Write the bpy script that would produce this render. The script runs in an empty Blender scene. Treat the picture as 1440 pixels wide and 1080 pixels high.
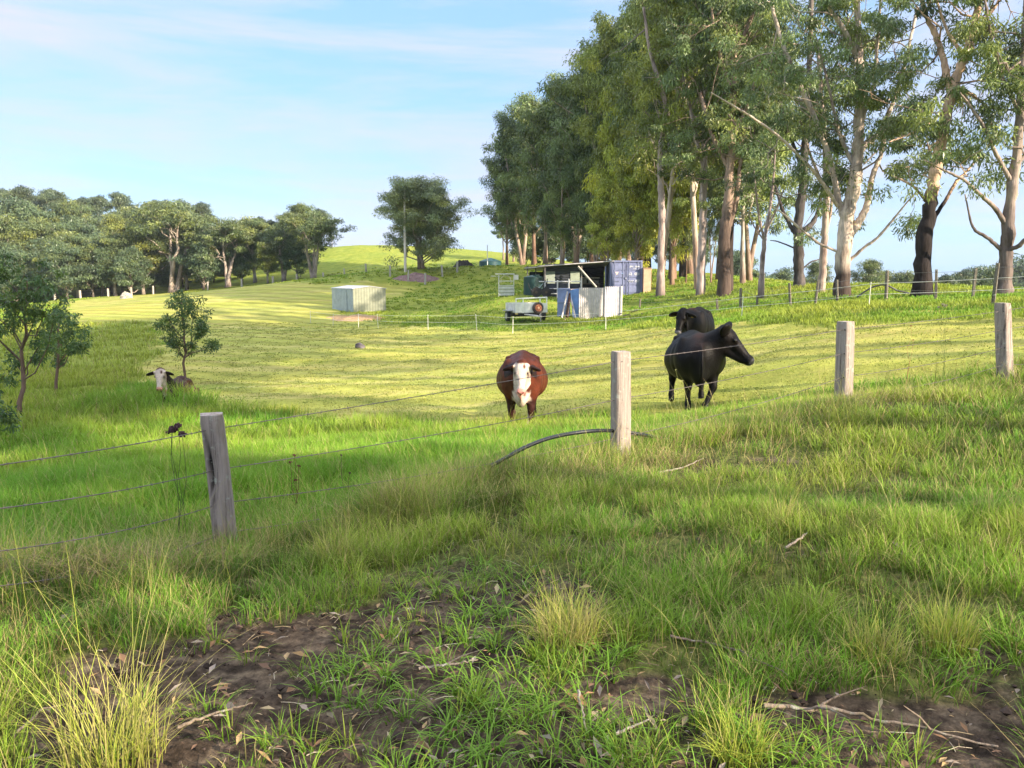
import bpy, math, random
import numpy as np
from mathutils import Vector, Matrix
R = math.radians
scene = bpy.context.scene
COL = scene.collection
rng = np.random.default_rng(7)

# ---------------------------------------------------------------- camera, sky, sun, exposure
F_PX, PITCH, EYE = 1130.0, R(7.8), 1.6
cd = bpy.data.cameras.new("camera"); cam = bpy.data.objects.new("camera", cd); COL.objects.link(cam)
cd.sensor_width = 36.0; cd.lens = 36.0 * F_PX / 1440.0; cd.clip_start = 0.05; cd.clip_end = 9000
cam.location = (0, 0, EYE); cam.rotation_euler = (math.pi/2 - PITCH, 0, 0)
scene.camera = cam
SUN_EL, SUN_AZ = R(21), R(126)            # azimuth clockwise from +Y (the viewing direction)
SUN = np.array([math.sin(SUN_AZ)*math.cos(SUN_EL), math.cos(SUN_AZ)*math.cos(SUN_EL), math.sin(SUN_EL)])
ld = bpy.data.lights.new("sun", 'SUN'); ld.energy = 5.0; ld.angle = R(0.6); ld.color = (1.0, .86, .66)
lo = bpy.data.objects.new("sun", ld); COL.objects.link(lo)
lo.rotation_euler = Vector(SUN).to_track_quat('Z', 'Y').to_euler(); lo.location = (40, -10, 40)
w = bpy.data.worlds.new("World"); scene.world = w; w.use_nodes = True
nt = w.node_tree; nt.nodes.clear()
N = nt.nodes.new; L = nt.links.new
out = N("ShaderNodeOutputWorld"); bg = N("ShaderNodeBackground"); sky = N("ShaderNodeTexSky")
sky.sky_type = 'NISHITA'; sky.sun_disc = False; sky.sun_elevation = SUN_EL; sky.sun_rotation = SUN_AZ
sky.altitude = 200; sky.air_density = 1.0; sky.dust_density = 0.6; sky.ozone_density = 2.0
bg.inputs[1].default_value = 0.15
tc = N("ShaderNodeTexCoord"); mp = N("ShaderNodeMapping"); mp.inputs['Scale'].default_value = (1.1, 1.4, 9.0)
mp.inputs['Rotation'].default_value = (0.10, 0.22, 0.3)
nz = N("ShaderNodeTexNoise"); nz.inputs['Scale'].default_value = 1.7; nz.inputs['Detail'].default_value = 7; nz.inputs['Roughness'].default_value = .6
nz.inputs['Distortion'].default_value = .35
rp = N("ShaderNodeValToRGB"); rp.color_ramp.elements[0].position = .40; rp.color_ramp.elements[1].position = .66
rp.color_ramp.elements[0].color = (0.10, .10, .10, 1); rp.color_ramp.elements[1].color = (.92, .92, .92, 1)
mx = N("ShaderNodeMix"); mx.data_type = 'RGBA'; mx.inputs['B'].default_value = (2.1, 2.15, 2.7, 1)
gm = N("ShaderNodeMix"); gm.data_type = 'RGBA'; gm.blend_type = 'MULTIPLY'; gm.inputs['Factor'].default_value = 1
gm.inputs['B'].default_value = (1.0, 1.08, 1.16, 1)
L(tc.outputs['Generated'], mp.inputs[0]); L(mp.outputs[0], nz.inputs['Vector']); L(nz.outputs[0], rp.inputs[0])
m0 = N("ShaderNodeMix"); m0.data_type = 'RGBA'; m0.inputs['Factor'].default_value = .82; m0.inputs['B'].default_value = (.76, 1.56, 2.65, 1)
L(sky.outputs[0], gm.inputs['A']); L(gm.outputs['Result'], m0.inputs['A']); L(m0.outputs['Result'], mx.inputs['A']); L(rp.outputs[0], mx.inputs['Factor'])
# bright overhead sky added as fill light, above the part in view
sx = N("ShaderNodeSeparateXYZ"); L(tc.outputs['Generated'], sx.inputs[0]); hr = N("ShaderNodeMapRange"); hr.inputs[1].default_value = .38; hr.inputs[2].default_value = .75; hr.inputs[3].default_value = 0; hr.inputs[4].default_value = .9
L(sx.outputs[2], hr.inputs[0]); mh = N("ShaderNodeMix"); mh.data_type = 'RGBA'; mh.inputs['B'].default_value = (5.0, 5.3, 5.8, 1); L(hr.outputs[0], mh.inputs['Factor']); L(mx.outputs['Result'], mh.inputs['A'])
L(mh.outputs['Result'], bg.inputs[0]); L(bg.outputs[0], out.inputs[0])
vs = scene.view_settings; vs.view_transform = 'Standard'; vs.look = 'None'; vs.gamma = 1; vs.use_curve_mapping = False
vs.exposure = 1.40
scene.render.engine = 'CYCLES'
scene.cycles.max_bounces = 6; scene.cycles.diffuse_bounces = 3; scene.cycles.transmission_bounces = 3
scene.cycles.transparent_max_bounces = 8; scene.cycles.use_denoising = True
scene.cycles.use_adaptive_sampling = True; scene.cycles.adaptive_threshold = 0.02

# ---------------------------------------------------------------- noise, rays
def hsh(i, j, s):
    n = (i.astype(np.int64)*374761393 + j.astype(np.int64)*668265263 + s*1274126177) & 0xffffffff
    n = ((n ^ (n >> 13))*1274126177) & 0xffffffff
    return ((n ^ (n >> 16)) & 0xffff)/65535.0
def vn(x, y, s=0):
    x = np.asarray(x, float); y = np.asarray(y, float)
    i = np.floor(x); j = np.floor(y); a = x-i; b = y-j; a = a*a*(3-2*a); b = b*b*(3-2*b)
    return (hsh(i, j, s)*(1-a)+hsh(i+1, j, s)*a)*(1-b)+(hsh(i, j+1, s)*(1-a)+hsh(i+1, j+1, s)*a)*b
def fbm(x, y, s=0, o=4):
    v = 0; a = .5; t = 0
    for k in range(o):
        v = v+a*vn(x*2**k, y*2**k, s+k*17); t += a; a *= .5
    return v/t
def ray(u, v):
    a = (u-720)/F_PX; b = -(v-540)/F_PX
    return np.array([a, math.cos(PITCH)+b*math.sin(PITCH), -math.sin(PITCH)+b*math.cos(PITCH)])
def at(u, v, Y):
    d = ray(u, v); return np.array([0, 0, EYE])+d*(Y/d[1])
# ---------------------------------------------------------------- terrain: thin plate through surveyed points
pts = [(0,0,0),(-2,0,-.03),(2,0,.04),(0,-3,.1),(-3,1.2,-.08),(3,1.2,.08),(-2,2.6,-.10),(2,2.6,.03),(0,2.5,-.02),(0,-20,.6),(-20,-12,-.8),(20,-12,1.6),
       (8,3,.35),(12,6,.5),(25,2,1.4),(25,15,1.3),(60,0,1.5),(60,30,.6),(-8,3,-1.0),(-14,8,-1.9),(-30,5,-3.2),(-60,20,-4),(-120,-20,-6),(120,-20,0)]
for u, v, Y in [(322,790,6.0),(873,650,8.3),(1188,572,10.8),(1413,537,13.3),(720,850,4.0),(300,900,3.77),(1200,800,4.1),(1200,680,6.4),(650,720,6.4),
                (100,700,9),(500,650,10.5),(0,820,4.6),(300,622,15),(735,605,15),(980,574,15),(965,510,21),(245,562,22),(258,540,27),(28,584,19),(78,548,24),(505,489,38),(720,472,40),
                (300,470,45),(150,450,60),(100,420,120),(500,438,65),(740,453,48),(845,447,50),(880,415,61),(700,418,60),(780,414,62),(689,382,110),
                (570,382,90),(485,347,150),(620,355,150),(750,361,145),(240,409,135),(30,430,128),(-80,440,125),(430,396,120),(340,400,128),
                (1000,398,60),(1190,416,38),(1300,416,34),(1415,413,33),(1130,402,48),(1100,445,28),(1300,440,24),(1300,482,17),(1100,500,18),
                (850,388,80),(780,372,97),(950,392,70),(600,400,85),(640,440,60),(860,470,35)]:
    pts.append(tuple(at(u, v, Y)))
pts += [(-15,190,6.5),(-60,190,7.0),(10,190,3.5),(-25,260,0),(40,130,-3),(40,85,-.8),(28,62,-.3),(45,55,-1.6),(70,100,-8),(80,200,-22),(60,60,-3),(45,38,-.2),
        (-110,165,3.5),(-70,165,3.0),(-120,210,11),(-60,200,9),(-170,200,10),(-140,260,12),(0,300,-8),(150,100,-20),(-200,60,-6),(-260,180,0)]
P = np.array(pts)
def warp(x, y):
    r = np.sqrt(x*x+y*y); return np.arctan2(x, y)*.9, np.log(np.maximum(r, 1.2))
def tps(a, b):
    r2 = (a[0][:, None]-b[0][None])**2+(a[1][:, None]-b[1][None])**2
    return np.where(r2 > 0, .5*r2*np.log(r2+1e-12), 0)
TW = warp(P[:, 0], P[:, 1]); TN = n = len(P)
A = np.zeros((n+3, n+3)); A[:n, :n] = tps(TW, TW)+np.eye(n)*1e-4; Q = np.stack([np.ones(n), TW[0], TW[1]], 1); A[:n, n:] = Q; A[n:, :n] = Q.T
CO = np.linalg.solve(A, np.concatenate([P[:, 2], np.zeros(3)]))
def H(x, y):
    x = np.atleast_1d(np.asarray(x, float)); y = np.atleast_1d(np.asarray(y, float))
    o = np.empty(x.shape)
    for s in range(0, x.size, 20000):
        a = warp(x.flat[s:s+20000], y.flat[s:s+20000])
        o.flat[s:s+20000] = tps(a, TW)@CO[:TN]+CO[TN]+CO[TN+1]*a[0]+CO[TN+2]*a[1]
    r = np.sqrt(x*x+y*y)
    k = np.clip((r-280)/320, 0, 1); k = k*k*(3-2*k)
    o = np.clip(o, -45, 40)*(1-k)+k*(-45-r*.01)
    kb = np.clip((-y-15)/40, 0, 1)*(1-k); o = o*(1-kb)+kb*.3
    o = o+(fbm(x*.9, y*.9, 3, 3)-.5)*.10*np.clip(r/6, .25, 1.6)
    return o
def h1(x, y): return float(H(x, y)[0])
def hit(u, v, far=170):
    d = ray(u, v); ys = np.exp(np.linspace(math.log(1.5), math.log(far), 700))
    X = d[0]*ys/d[1]; Z = EYE+d[2]*ys/d[1]
    k = np.where(Z < H(X, ys))[0]
    i = k[0] if len(k) else len(ys)-1
    return np.array([X[i], ys[i]])
def poly(px): return np.array([hit(u, v) for u, v in px])
def inside(x, y, pg):
    c = np.zeros(x.shape, bool); m = len(pg)
    for i in range(m):
        x1, y1 = pg[i]; x2, y2 = pg[(i+1) % m]
        if y1 == y2: continue
        c ^= ((y1 > y) != (y2 > y)) & (x < (x2-x1)*(y-y1)/(y2-y1)+x1)
    return c
# near fence line, in world
FP = [at(322,785,6.0), at(873,645,8.3), at(1188,570,10.8), at(1413,533,13.3)]
F0 = np.array([-5.6, 3.9]); F5 = np.array([11.9, 15.6])
FL = np.array([F0, FP[0][:2], FP[1][:2], FP[2][:2], FP[3][:2], F5, (30, 27)])
def fence_s(x, y):            # signed distance, + on the paddock side
    d = np.full(x.shape, 1e9); sg = np.ones(x.shape)
    for a, b in zip(FL[:-1], FL[1:]):
        ab = b-a; l2 = ab@ab; t = np.clip(((x-a[0])*ab[0]+(y-a[1])*ab[1])/l2, 0, 1)
        q = np.hypot(x-a[0]-t*ab[0], y-a[1]-t*ab[1]); s = np.sign(ab[0]*(y-a[1])-ab[1]*(x-a[0]))
        m = q < d; d = np.where(m, q, d); sg = np.where(m, s, sg)
    return d*sg
MOWN = poly([(205,462),(222,490),(205,535),(300,566),(420,590),(560,596),(700,604),(860,583),(940,590),(1010,578),(1180,548),(1330,520),(1439,500),(1600,480),
             (1600,452),(1439,454),(1220,458),(1042,462),(880,462),(720,467),(600,463),(530,455),(470,440),(600,404),(560,400),(440,401),(240,412),(90,424),(110,452),(205,455)])
SOIL = [poly([(-100,990),(60,925),(250,880),(330,845),(540,800),(700,780),(830,800),(960,860),(1060,900),(1250,880),(1560,920),(1560,1300),(-100,1300)]),
        poly([(120,910),(420,850),(640,825),(800,880),(720,960),(900,940),(1150,960),(1500,1000),(1500,1300),(0,1300),(0,1000)])]
EDGE = poly([(0,0+455),(205,455),(222,490),(205,535),(60,600),(-60,600)])
def masks(x, y):
    wx = x+(fbm(x*.5, y*.5, 41)-.5)*2.2*np.clip(np.hypot(x, y)/15, .15, 1.5)
    wy = y+(fbm(x*.5, y*.5, 55)-.5)*2.2*np.clip(np.hypot(x, y)/15, .15, 1.5)
    s = fence_s(x, y)
    mown = inside(wx, wy, MOWN) & (s > .3)
    near = s < 0
    nz1 = fbm(x*1.3, y*1.3, 71, 4); nz2 = fbm(x*5, y*5, 88, 3)
    so = (inside(wx, wy, SOIL[0])*.175+inside(wx, wy, SOIL[1])*.15)
    soil = np.clip(((nz1*.6+nz2*.4)-.60+so)*9, 0, 1)*near*(s < -.5)
    return mown, near, soil, s
# ---------------------------------------------------------------- mesh helpers
def tag(o, label=None, cat=None, group=None, kind=None):
    if label: o['label'] = label
    if cat: o['category'] = cat
    if group: o['group'] = group
    if kind: o['kind'] = kind
    return o
def empty(name, loc, label=None, cat=None, group=None, rz=0):
    o = bpy.data.objects.new(name, None); COL.objects.link(o); o.location = tuple(float(c) for c in loc); o.rotation_euler.z = rz
    o.empty_display_size = .3
    return tag(o, label, cat, group)
class MB:
    def __init__(s): s.v = []; s.l = []; s.z = []; s.c = []; s.m = []; s.n = 0
    def add(s, v, f, col=(1, 1, 1), mi=0):
        v = np.asarray(v, float).reshape(-1, 3)
        if isinstance(f, np.ndarray): s.l.append((f+s.n).ravel()); s.z.append(np.full(len(f), f.shape[1])); k = len(f)
        else:
            s.l.append(np.array([i+s.n for q in f for i in q])); s.z.append(np.array([len(q) for q in f])); k = len(f)
        s.m.append(np.full(k, mi)); c = np.asarray(col, float)
        s.c.append(np.broadcast_to(c, (len(v), 3)) if c.ndim == 1 else c); s.v.append(v); s.n += len(v); return s
    def box(s, c, d, col=(1, 1, 1), rz=0, M=None, mi=0, taper=1):
        h = np.array(d)/2.; q = np.array([(x, y, z) for z in (-1, 1) for y in (-1, 1) for x in (-1, 1)], float)*h
        q[4:, :2] *= taper
        if rz: ca, sa = math.cos(rz), math.sin(rz); q = np.stack([q[:, 0]*ca-q[:, 1]*sa, q[:, 0]*sa+q[:, 1]*ca, q[:, 2]], 1)
        if M is not None: q = q@np.array(M).T
        return s.add(q+np.array(c), [(0,2,3,1),(4,5,7,6),(0,1,5,4),(2,6,7,3),(0,4,6,2),(1,3,7,5)], col, mi)
    def tube(s, p, r, k=8, col=(1, 1, 1), cap=True, mi=0):
        p = np.asarray(p, float); m = len(p); r = np.broadcast_to(np.asarray(r, float), (m,))
        t = np.gradient(p, axis=0); t /= np.linalg.norm(t, axis=1)[:, None]+1e-9
        a = np.array([0, 0, 1.]) if abs(t[0][2]) < .9 else np.array([1., 0, 0]); vs = []
        an = np.arange(k)/k*2*math.pi
        for i in range(m):
            a = a-t[i]*(a@t[i]); a /= np.linalg.norm(a)+1e-9; b = np.cross(t[i], a)
            vs.append(p[i]+r[i]*(np.cos(an)[:, None]*a+np.sin(an)[:, None]*b))
        i = np.arange(m-1)[:, None]*k; j = np.arange(k)[None]; j2 = (j+1) % k
        f = np.stack([i+j, i+j2, i+k+j2, i+k+j], -1).reshape(-1, 4)
        c = np.asarray(col, float)
        if c.ndim == 2: c = np.repeat(c, k, 0)
        s.add(np.concatenate(vs), f, c, mi)
        if cap:
            v = np.concatenate(vs); cc = c if c.ndim == 1 else c[0]
            s.add(v[:k], [tuple(range(k-1, -1, -1))], cc, mi); s.add(v[-k:], [tuple(range(k))], c if c.ndim == 1 else c[-1], mi)
        return s
    def cyl(s, c, r, h, k=20, col=(1, 1, 1), r2=None, mi=0):
        return s.tube([c, (c[0], c[1], c[2]+h)], [r, r if r2 is None else r2], k, col, mi=mi)
    def build(s, name, mats, parent=None, smooth=False, loc=None):
        me = bpy.data.meshes.new(name)
        v = np.concatenate(s.v); l = np.concatenate(s.l).astype(np.int32); z = np.concatenate(s.z).astype(np.int32)
        me.vertices.add(len(v)); me.vertices.foreach_set('co', v.astype(np.float32).ravel())
        me.loops.add(len(l)); me.loops.foreach_set('vertex_index', l)
        me.polygons.add(len(z)); st = np.concatenate([[0], np.cumsum(z)[:-1]]).astype(np.int32)
        me.polygons.foreach_set('loop_start', st); me.polygons.foreach_set('loop_total', z)
        me.polygons.foreach_set('use_smooth', np.full(len(z), smooth))
        me.polygons.foreach_set('material_index', np.concatenate(s.m).astype(np.int32))
        at_ = me.attributes.new('Col', 'FLOAT_COLOR', 'POINT'); c = np.concatenate(s.c)
        at_.data.foreach_set('color', np.concatenate([c, np.ones((len(c), 1))], 1).astype(np.float32).ravel())
        me.update(calc_edges=True)
        for m in (mats if isinstance(mats, (list, tuple)) else [mats]): me.materials.append(m)
        o = bpy.data.objects.new(name, me); COL.objects.link(o)
        if parent: o.parent = parent
        if loc is not None: o.location = tuple(float(c) for c in loc)
        return o
def copy_thing(o, loc, rz=0, sc=1, label=None, group=None, dz=None):
    r = o.copy(); COL.objects.link(r); r.location = tuple(float(c) for c in loc); r.rotation_euler.z = rz
    r.scale = (sc, sc, sc) if not isinstance(sc, tuple) else sc
    if label: r['label'] = label
    if group: r['group'] = group
    for ch in o.children:
        c = ch.copy(); COL.objects.link(c); c.parent = r
        for g in ch.children: d = g.copy(); COL.objects.link(d); d.parent = c
    return r

# ---------------------------------------------------------------- materials
class MT:
    def __init__(s, name, rough=.8, spec=.3, metal=0, col=None):
        s.m = bpy.data.materials.new(name); s.m.use_nodes = True; s.t = s.m.node_tree; s.b = s.t.nodes['Principled BSDF']
        s.b.inputs['Roughness'].default_value = rough; s.b.inputs['Specular IOR Level'].default_value = spec; s.b.inputs['Metallic'].default_value = metal
        if col: s.b.inputs['Base Color'].default_value = (*col, 1)
    def n(s, t, **k):
        x = s.t.nodes.new(t)
        for a, b in k.items():
            if hasattr(x, a): setattr(x, a, b)
            else: x.inputs[a.replace('_', ' ')].default_value = b
        return x
    def l(s, a, b): s.t.links.new(a, b)
    def attr(s, nm='Col'): return s.n('ShaderNodeAttribute', attribute_name=nm)
    def noise(s, scale, detail=4, rough=.55, sc3=None, coord='Object'):
        tcn = s.n('ShaderNodeTexCoord'); src = tcn.outputs[coord]
        if coord == 'Position': pass
        if sc3: mpn = s.n('ShaderNodeMapping'); mpn.inputs['Scale'].default_value = sc3; s.l(src, mpn.inputs[0]); src = mpn.outputs[0]
        nn = s.n('ShaderNodeTexNoise'); nn.inputs['Scale'].default_value = scale; nn.inputs['Detail'].default_value = detail; nn.inputs['Roughness'].default_value = rough
        s.l(src, nn.inputs['Vector']); return nn.outputs[0]
    def ramp(s, f, stops):
        r = s.n('ShaderNodeValToRGB'); e = r.color_ramp.elements
        while len(e) < len(stops): e.new(.5)
        for i, (p, c) in enumerate(stops):
            e[i].position = p; e[i].color = (*c, 1) if len(c) == 3 else c
        s.l(f, r.inputs[0]); return r.outputs[0]
    def mix(s, f, a, b, bt='MIX'):
        m = s.n('ShaderNodeMix'); m.data_type = 'RGBA'; m.blend_type = bt
        for nm, x in (('Factor', f), ('A', a), ('B', b)):
            if hasattr(x, 'is_output'): s.l(x, m.inputs[nm])
            elif nm == 'Factor': m.inputs[nm].default_value = x
            else: m.inputs[nm].default_value = (*x, 1)
        return m.outputs['Result']
    def base(s, c): s.l(c, s.b.inputs['Base Color']); return s
    def bump(s, f, st=.4, d=.02):
        b = s.n('ShaderNodeBump'); b.inputs['Strength'].default_value = st; b.inputs['Distance'].default_value = d
        s.l(f, b.inputs['Height']); s.l(b.outputs[0], s.b.inputs['Normal']); return s
    def transl(s, colout, f=.35, gain=1.0):
        tr = s.n('ShaderNodeBsdfTranslucent'); ms = s.n('ShaderNodeMixShader'); ms.inputs[0].default_value = f
        s.l(colout, tr.inputs[0]); s.l(s.b.outputs[0], ms.inputs[1]); s.l(tr.outputs[0], ms.inputs[2])
        s.l(ms.outputs[0], s.t.nodes['Material Output'].inputs[0]); return s
def g3(v): return (v, v, v)
def vmat(name, rough=.7, spec=.3, var=.25, nscale=6, bump=0, metal=0, bscale=None, sc3=None):
    """vertex colour, broken up by a procedural noise of the surface itself"""
    m = MT(name, rough, spec, metal); a = m.attr().outputs['Color']
    n1 = m.noise(nscale, 5, .6, sc3); f = m.ramp(n1, [(.3, g3(1-var)), (.7, g3(1+var*.6))])
    m.base(m.mix(1.0, a, f, 'MULTIPLY'))
    if bump: m.bump(m.noise(bscale or nscale*3, 5, .65, sc3), .6, bump)
    return m.m
grass_m = MT('grass_blade', .55, .25); _a = grass_m.attr().outputs['Color']; grass_m.base(_a); grass_m.transl(_a, .32)
leaf_m = MT('gum_leaf', .42, .45); _a = leaf_m.attr().outputs['Color']; leaf_m.base(_a); leaf_m.transl(_a, .22)
GRASS, LEAF = grass_m.m, leaf_m.m
bark_m = MT('gum_bark', .85, .2); _a = bark_m.attr().outputs['Color']
_n = bark_m.noise(2.2, 6, .65, (1, 1, .28)); _n2 = bark_m.noise(11, 4, .6, (1, 1, .12))
_c = bark_m.mix(1, _a, bark_m.ramp(_n, [(.32, (.42, .36, .33)), (.5, (.95, .92, .9)), (.7, (1.3, 1.22, 1.12))]), 'MULTIPLY')
_c = bark_m.mix(.7, _c, bark_m.ramp(_n2, [(.3, g3(.55)), (.6, g3(1.15))]), 'MULTIPLY')
bark_m.base(_c).bump(_n2, .8, .05); BARK = bark_m.m
post_m = MT('weathered_timber', .9, .15)
_a = post_m.attr().outputs['Color']; _n = post_m.noise(26, 6, .7, (1, 1, .045)); _n2 = post_m.noise(14, 5, .6); _n3 = post_m.noise(4, 4, .5, (1, 1, .35))
_c = post_m.mix(1, _a, post_m.ramp(_n, [(.33, (.13, .11, .10)), (.43, (.75, .72, .7)), (.55, (1.0, .97, .94)), (.75, (1.25, 1.2, 1.15))]), 'MULTIPLY')
_c = post_m.mix(post_m.ramp(_n2, [(.58, g3(0)), (.68, g3(.75))]), _c, (.42, .43, .36))
_c = post_m.mix(post_m.ramp(_n3, [(.60, g3(0)), (.70, g3(.6))]), _c, (.20, .155, .07))
post_m.base(_c).bump(_n, 1.0, .022); TIMBER = post_m.m
PAINT = vmat('painted_metal', .5, .4, .22, 3, .002)
METAL = vmat('galvanised_metal', .45, .5, .2, 4, .002, .4)
COAT = None

# ---------------------------------------------------------------- ground
def ground():
    th = np.concatenate([np.linspace(-math.pi, -R(75), 60, endpoint=False), np.linspace(-R(75), -R(40), 90, endpoint=False),
                         np.linspace(-R(40), R(40), 420, endpoint=False), np.linspace(R(40), R(75), 90, endpoint=False), np.linspace(R(75), math.pi, 60, endpoint=False)])
    r = np.concatenate([np.exp(np.linspace(math.log(.35), math.log(170), 520)), np.exp(np.linspace(math.log(175), math.log(1000), 30))])
    Rr, T = np.meshgrid(r, th, indexing='ij'); x = Rr*np.sin(T); y = Rr*np.cos(T)
    z = H(x.ravel(), y.ravel()).reshape(x.shape)
    mown, near, soil, s = masks(x.ravel(), y.ravel()); soil = soil.reshape(x.shape)
    fine = np.clip((14-Rr)/8, 0, 1)
    z += fine*((fbm(x*9, y*9, 5, 4)-.5)*.05+(np.abs(fbm(x*22, y*22, 9, 3)-.5))*-.045*soil)
    z += (soil*-.02)
    m, k = x.shape
    v = np.stack([x, y, z], -1).reshape(-1, 3)
    i = np.arange(m-1)[:, None]*k; j = np.arange(k)[None]; j2 = (j+1) % k
    f = np.stack([i+j, i+j2, i+k+j2, i+k+j], -1).reshape(-1, 4)[:, ::-1]
    c0 = np.array([[0, 0, float(z[0].mean())]])
    mb = MB(); col = np.stack([mown.astype(float), soil.ravel(), (near).astype(float)], 1)
    mb.add(v, f, col); mb.add(np.concatenate([c0, v[:k]]), [(0, 1+(q+1) % k, 1+q) for q in range(k)], (0, .5, 1))
    M = MT('pasture', .95, .1); a = M.attr(); sp = M.n('ShaderNodeSeparateColor'); M.l(a.outputs['Color'], sp.inputs[0])
    big = M.noise(.12, 5, .6); mid = M.noise(1.1, 6, .65); fin = M.noise(14, 6, .7); str_ = M.noise(.55, 5, .6, (.16, 1.3, 1))
    grass = M.ramp(mid, [(.3, (.14, .19, .028)), (.5, (.21, .26, .042)), (.72, (.30, .32, .07))])
    cut = M.ramp(str_, [(.28, (.27, .31, .055)), (.5, (.34, .355, .08)), (.66, (.42, .39, .13)), (.8, (.31, .335, .075))])
    wv = M.n('ShaderNodeTexWave'); wv.bands_direction = 'Y'; wv.inputs['Scale'].default_value = .15; wv.inputs['Distortion'].default_value = 5.0
    wv.inputs['Detail'].default_value = 3; wv.inputs['Detail Scale'].default_value = .4
    tcn = M.n('ShaderNodeTexCoord'); mpn = M.n('ShaderNodeMapping'); mpn.inputs['Rotation'].default_value = (0, 0, .5); M.l(tcn.outputs['Object'], mpn.inputs[0]); M.l(mpn.outputs[0], wv.inputs[0])
    cut = M.mix(1, cut, M.ramp(wv.outputs['Color'], [(.15, g3(.84)), (.6, g3(1.06))]), 'MULTIPLY')
    cut = M.mix(1, cut, M.ramp(mid, [(.3, g3(.85)), (.65, g3(1.1))]), 'MULTIPLY')
    soilc = M.ramp(M.noise(7, 8, .7), [(.34, (.022, .016, .011)), (.47, (.068, .048, .034)), (.58, (.13, .095, .066)), (.72, (.24, .18, .12))])
    straw = M.ramp(fin, [(.35, (.05, .06, .015)), (.6, (.13, .14, .04))])
    c = M.mix(sp.outputs[0], grass, cut)
    c = M.mix(M.ramp(big, [(.35, g3(0)), (.7, g3(.5))]), c, M.mix(1, c, (1.35, 1.05, .9), 'MULTIPLY'))
    c = M.mix(sp.outputs[2], c, straw); c = M.mix(sp.outputs[1], c, soilc)
    c = M.mix(1, c, M.ramp(fin, [(.3, g3(.72)), (.7, g3(1.22))]), 'MULTIPLY')
    M.base(c); M.bump(M.noise(22, 6, .75), .9, .03)
    o = mb.build('ground', M.m, smooth=True); tag(o, kind='structure'); return o
ground()

# ---------------------------------------------------------------- grass blades (real blades, merged)
def blades(mb, x, y, z, h, wd, az, lean, col, seg=3, curl=1.0, tipc=None):
    """curved tapering blades; arrays of length n"""
    nb = len(x); d = np.stack([np.cos(az), np.sin(az), np.zeros(nb)], 1)
    sa = az+math.pi/2+rng.normal(0, .6, nb); sd = np.stack([np.cos(sa), np.sin(sa), np.zeros(nb)], 1)
    base = np.stack([x, y, z], 1); V = []; C = []
    for i in range(seg+1):
        t = i/seg
        p = base+d*(h*lean*(t**1.7)*curl)[:, None]+np.array([0, 0, 1.])*(h*(t-(lean**2)*.42*t**2.4))[:, None]
        ww = wd*(1-t)**.7*.5 if i < seg else None
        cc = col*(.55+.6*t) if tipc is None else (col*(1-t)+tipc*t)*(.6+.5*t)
        if i < seg: V += [p-sd*ww[:, None], p+sd*ww[:, None]]; C += [cc, cc]
        else: V.append(p); C.append(cc)
    k = 2*seg+1; v = np.stack(V, 1).reshape(-1, 3); c = np.stack(C, 1).reshape(-1, 3); b = (np.arange(nb)*k)[:, None]
    fs = []
    for i in range(seg-1): fs.append(b+np.array([[2*i, 2*i+1, 2*i+3, 2*i+2]]))
    if fs:
        f = np.concatenate(fs); mb.l.append((f+mb.n).ravel()); mb.z.append(np.full(len(f), 4)); mb.m.append(np.zeros(len(f), int))
    f = b+np.array([[2*seg-2, 2*seg-1, 2*seg]]); mb.l.append((f+mb.n).ravel()); mb.z.append(np.full(nb, 3)); mb.m.append(np.zeros(nb, int))
    mb.v.append(v); mb.c.append(c); mb.n += len(v)
G_LUSH = np.array([.17, .345, .026]); G_YEL = np.array([.36, .41, .055]); G_DRY = np.array([.50, .40, .17]); G_DARK = np.array([.05, .12, .018]); G_BR = np.array([.24, .17, .085])
def mixc(a, b, t): return a*(1-t)[:, None]+b*t[:, None]
def scatter(n, r0, r1, th=42, pw=1.0):
    u = rng.random(n)**pw; r = r0*(r1/r0)**u; t = R(th)*(rng.random(n)*2-1)
    return r*np.sin(t), r*np.cos(t), r
def tufts(n, per, r0, r1, spread, pw=1.0):
    cx, cy, cr = scatter(n, r0, r1, pw=pw)
    a = rng.random((n, per))*2*math.pi; q = np.sqrt(rng.random((n, per)))*spread*(.6+.8*rng.random((n, 1)))
    x = (cx[:, None]+np.cos(a)*q).ravel(); y = (cy[:, None]+np.sin(a)*q).ravel()
    return x, y, a.ravel(), np.repeat(cx, per), np.repeat(cy, per), (q/spread).ravel()
CALF = at(250, 562, 21.2)
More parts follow.
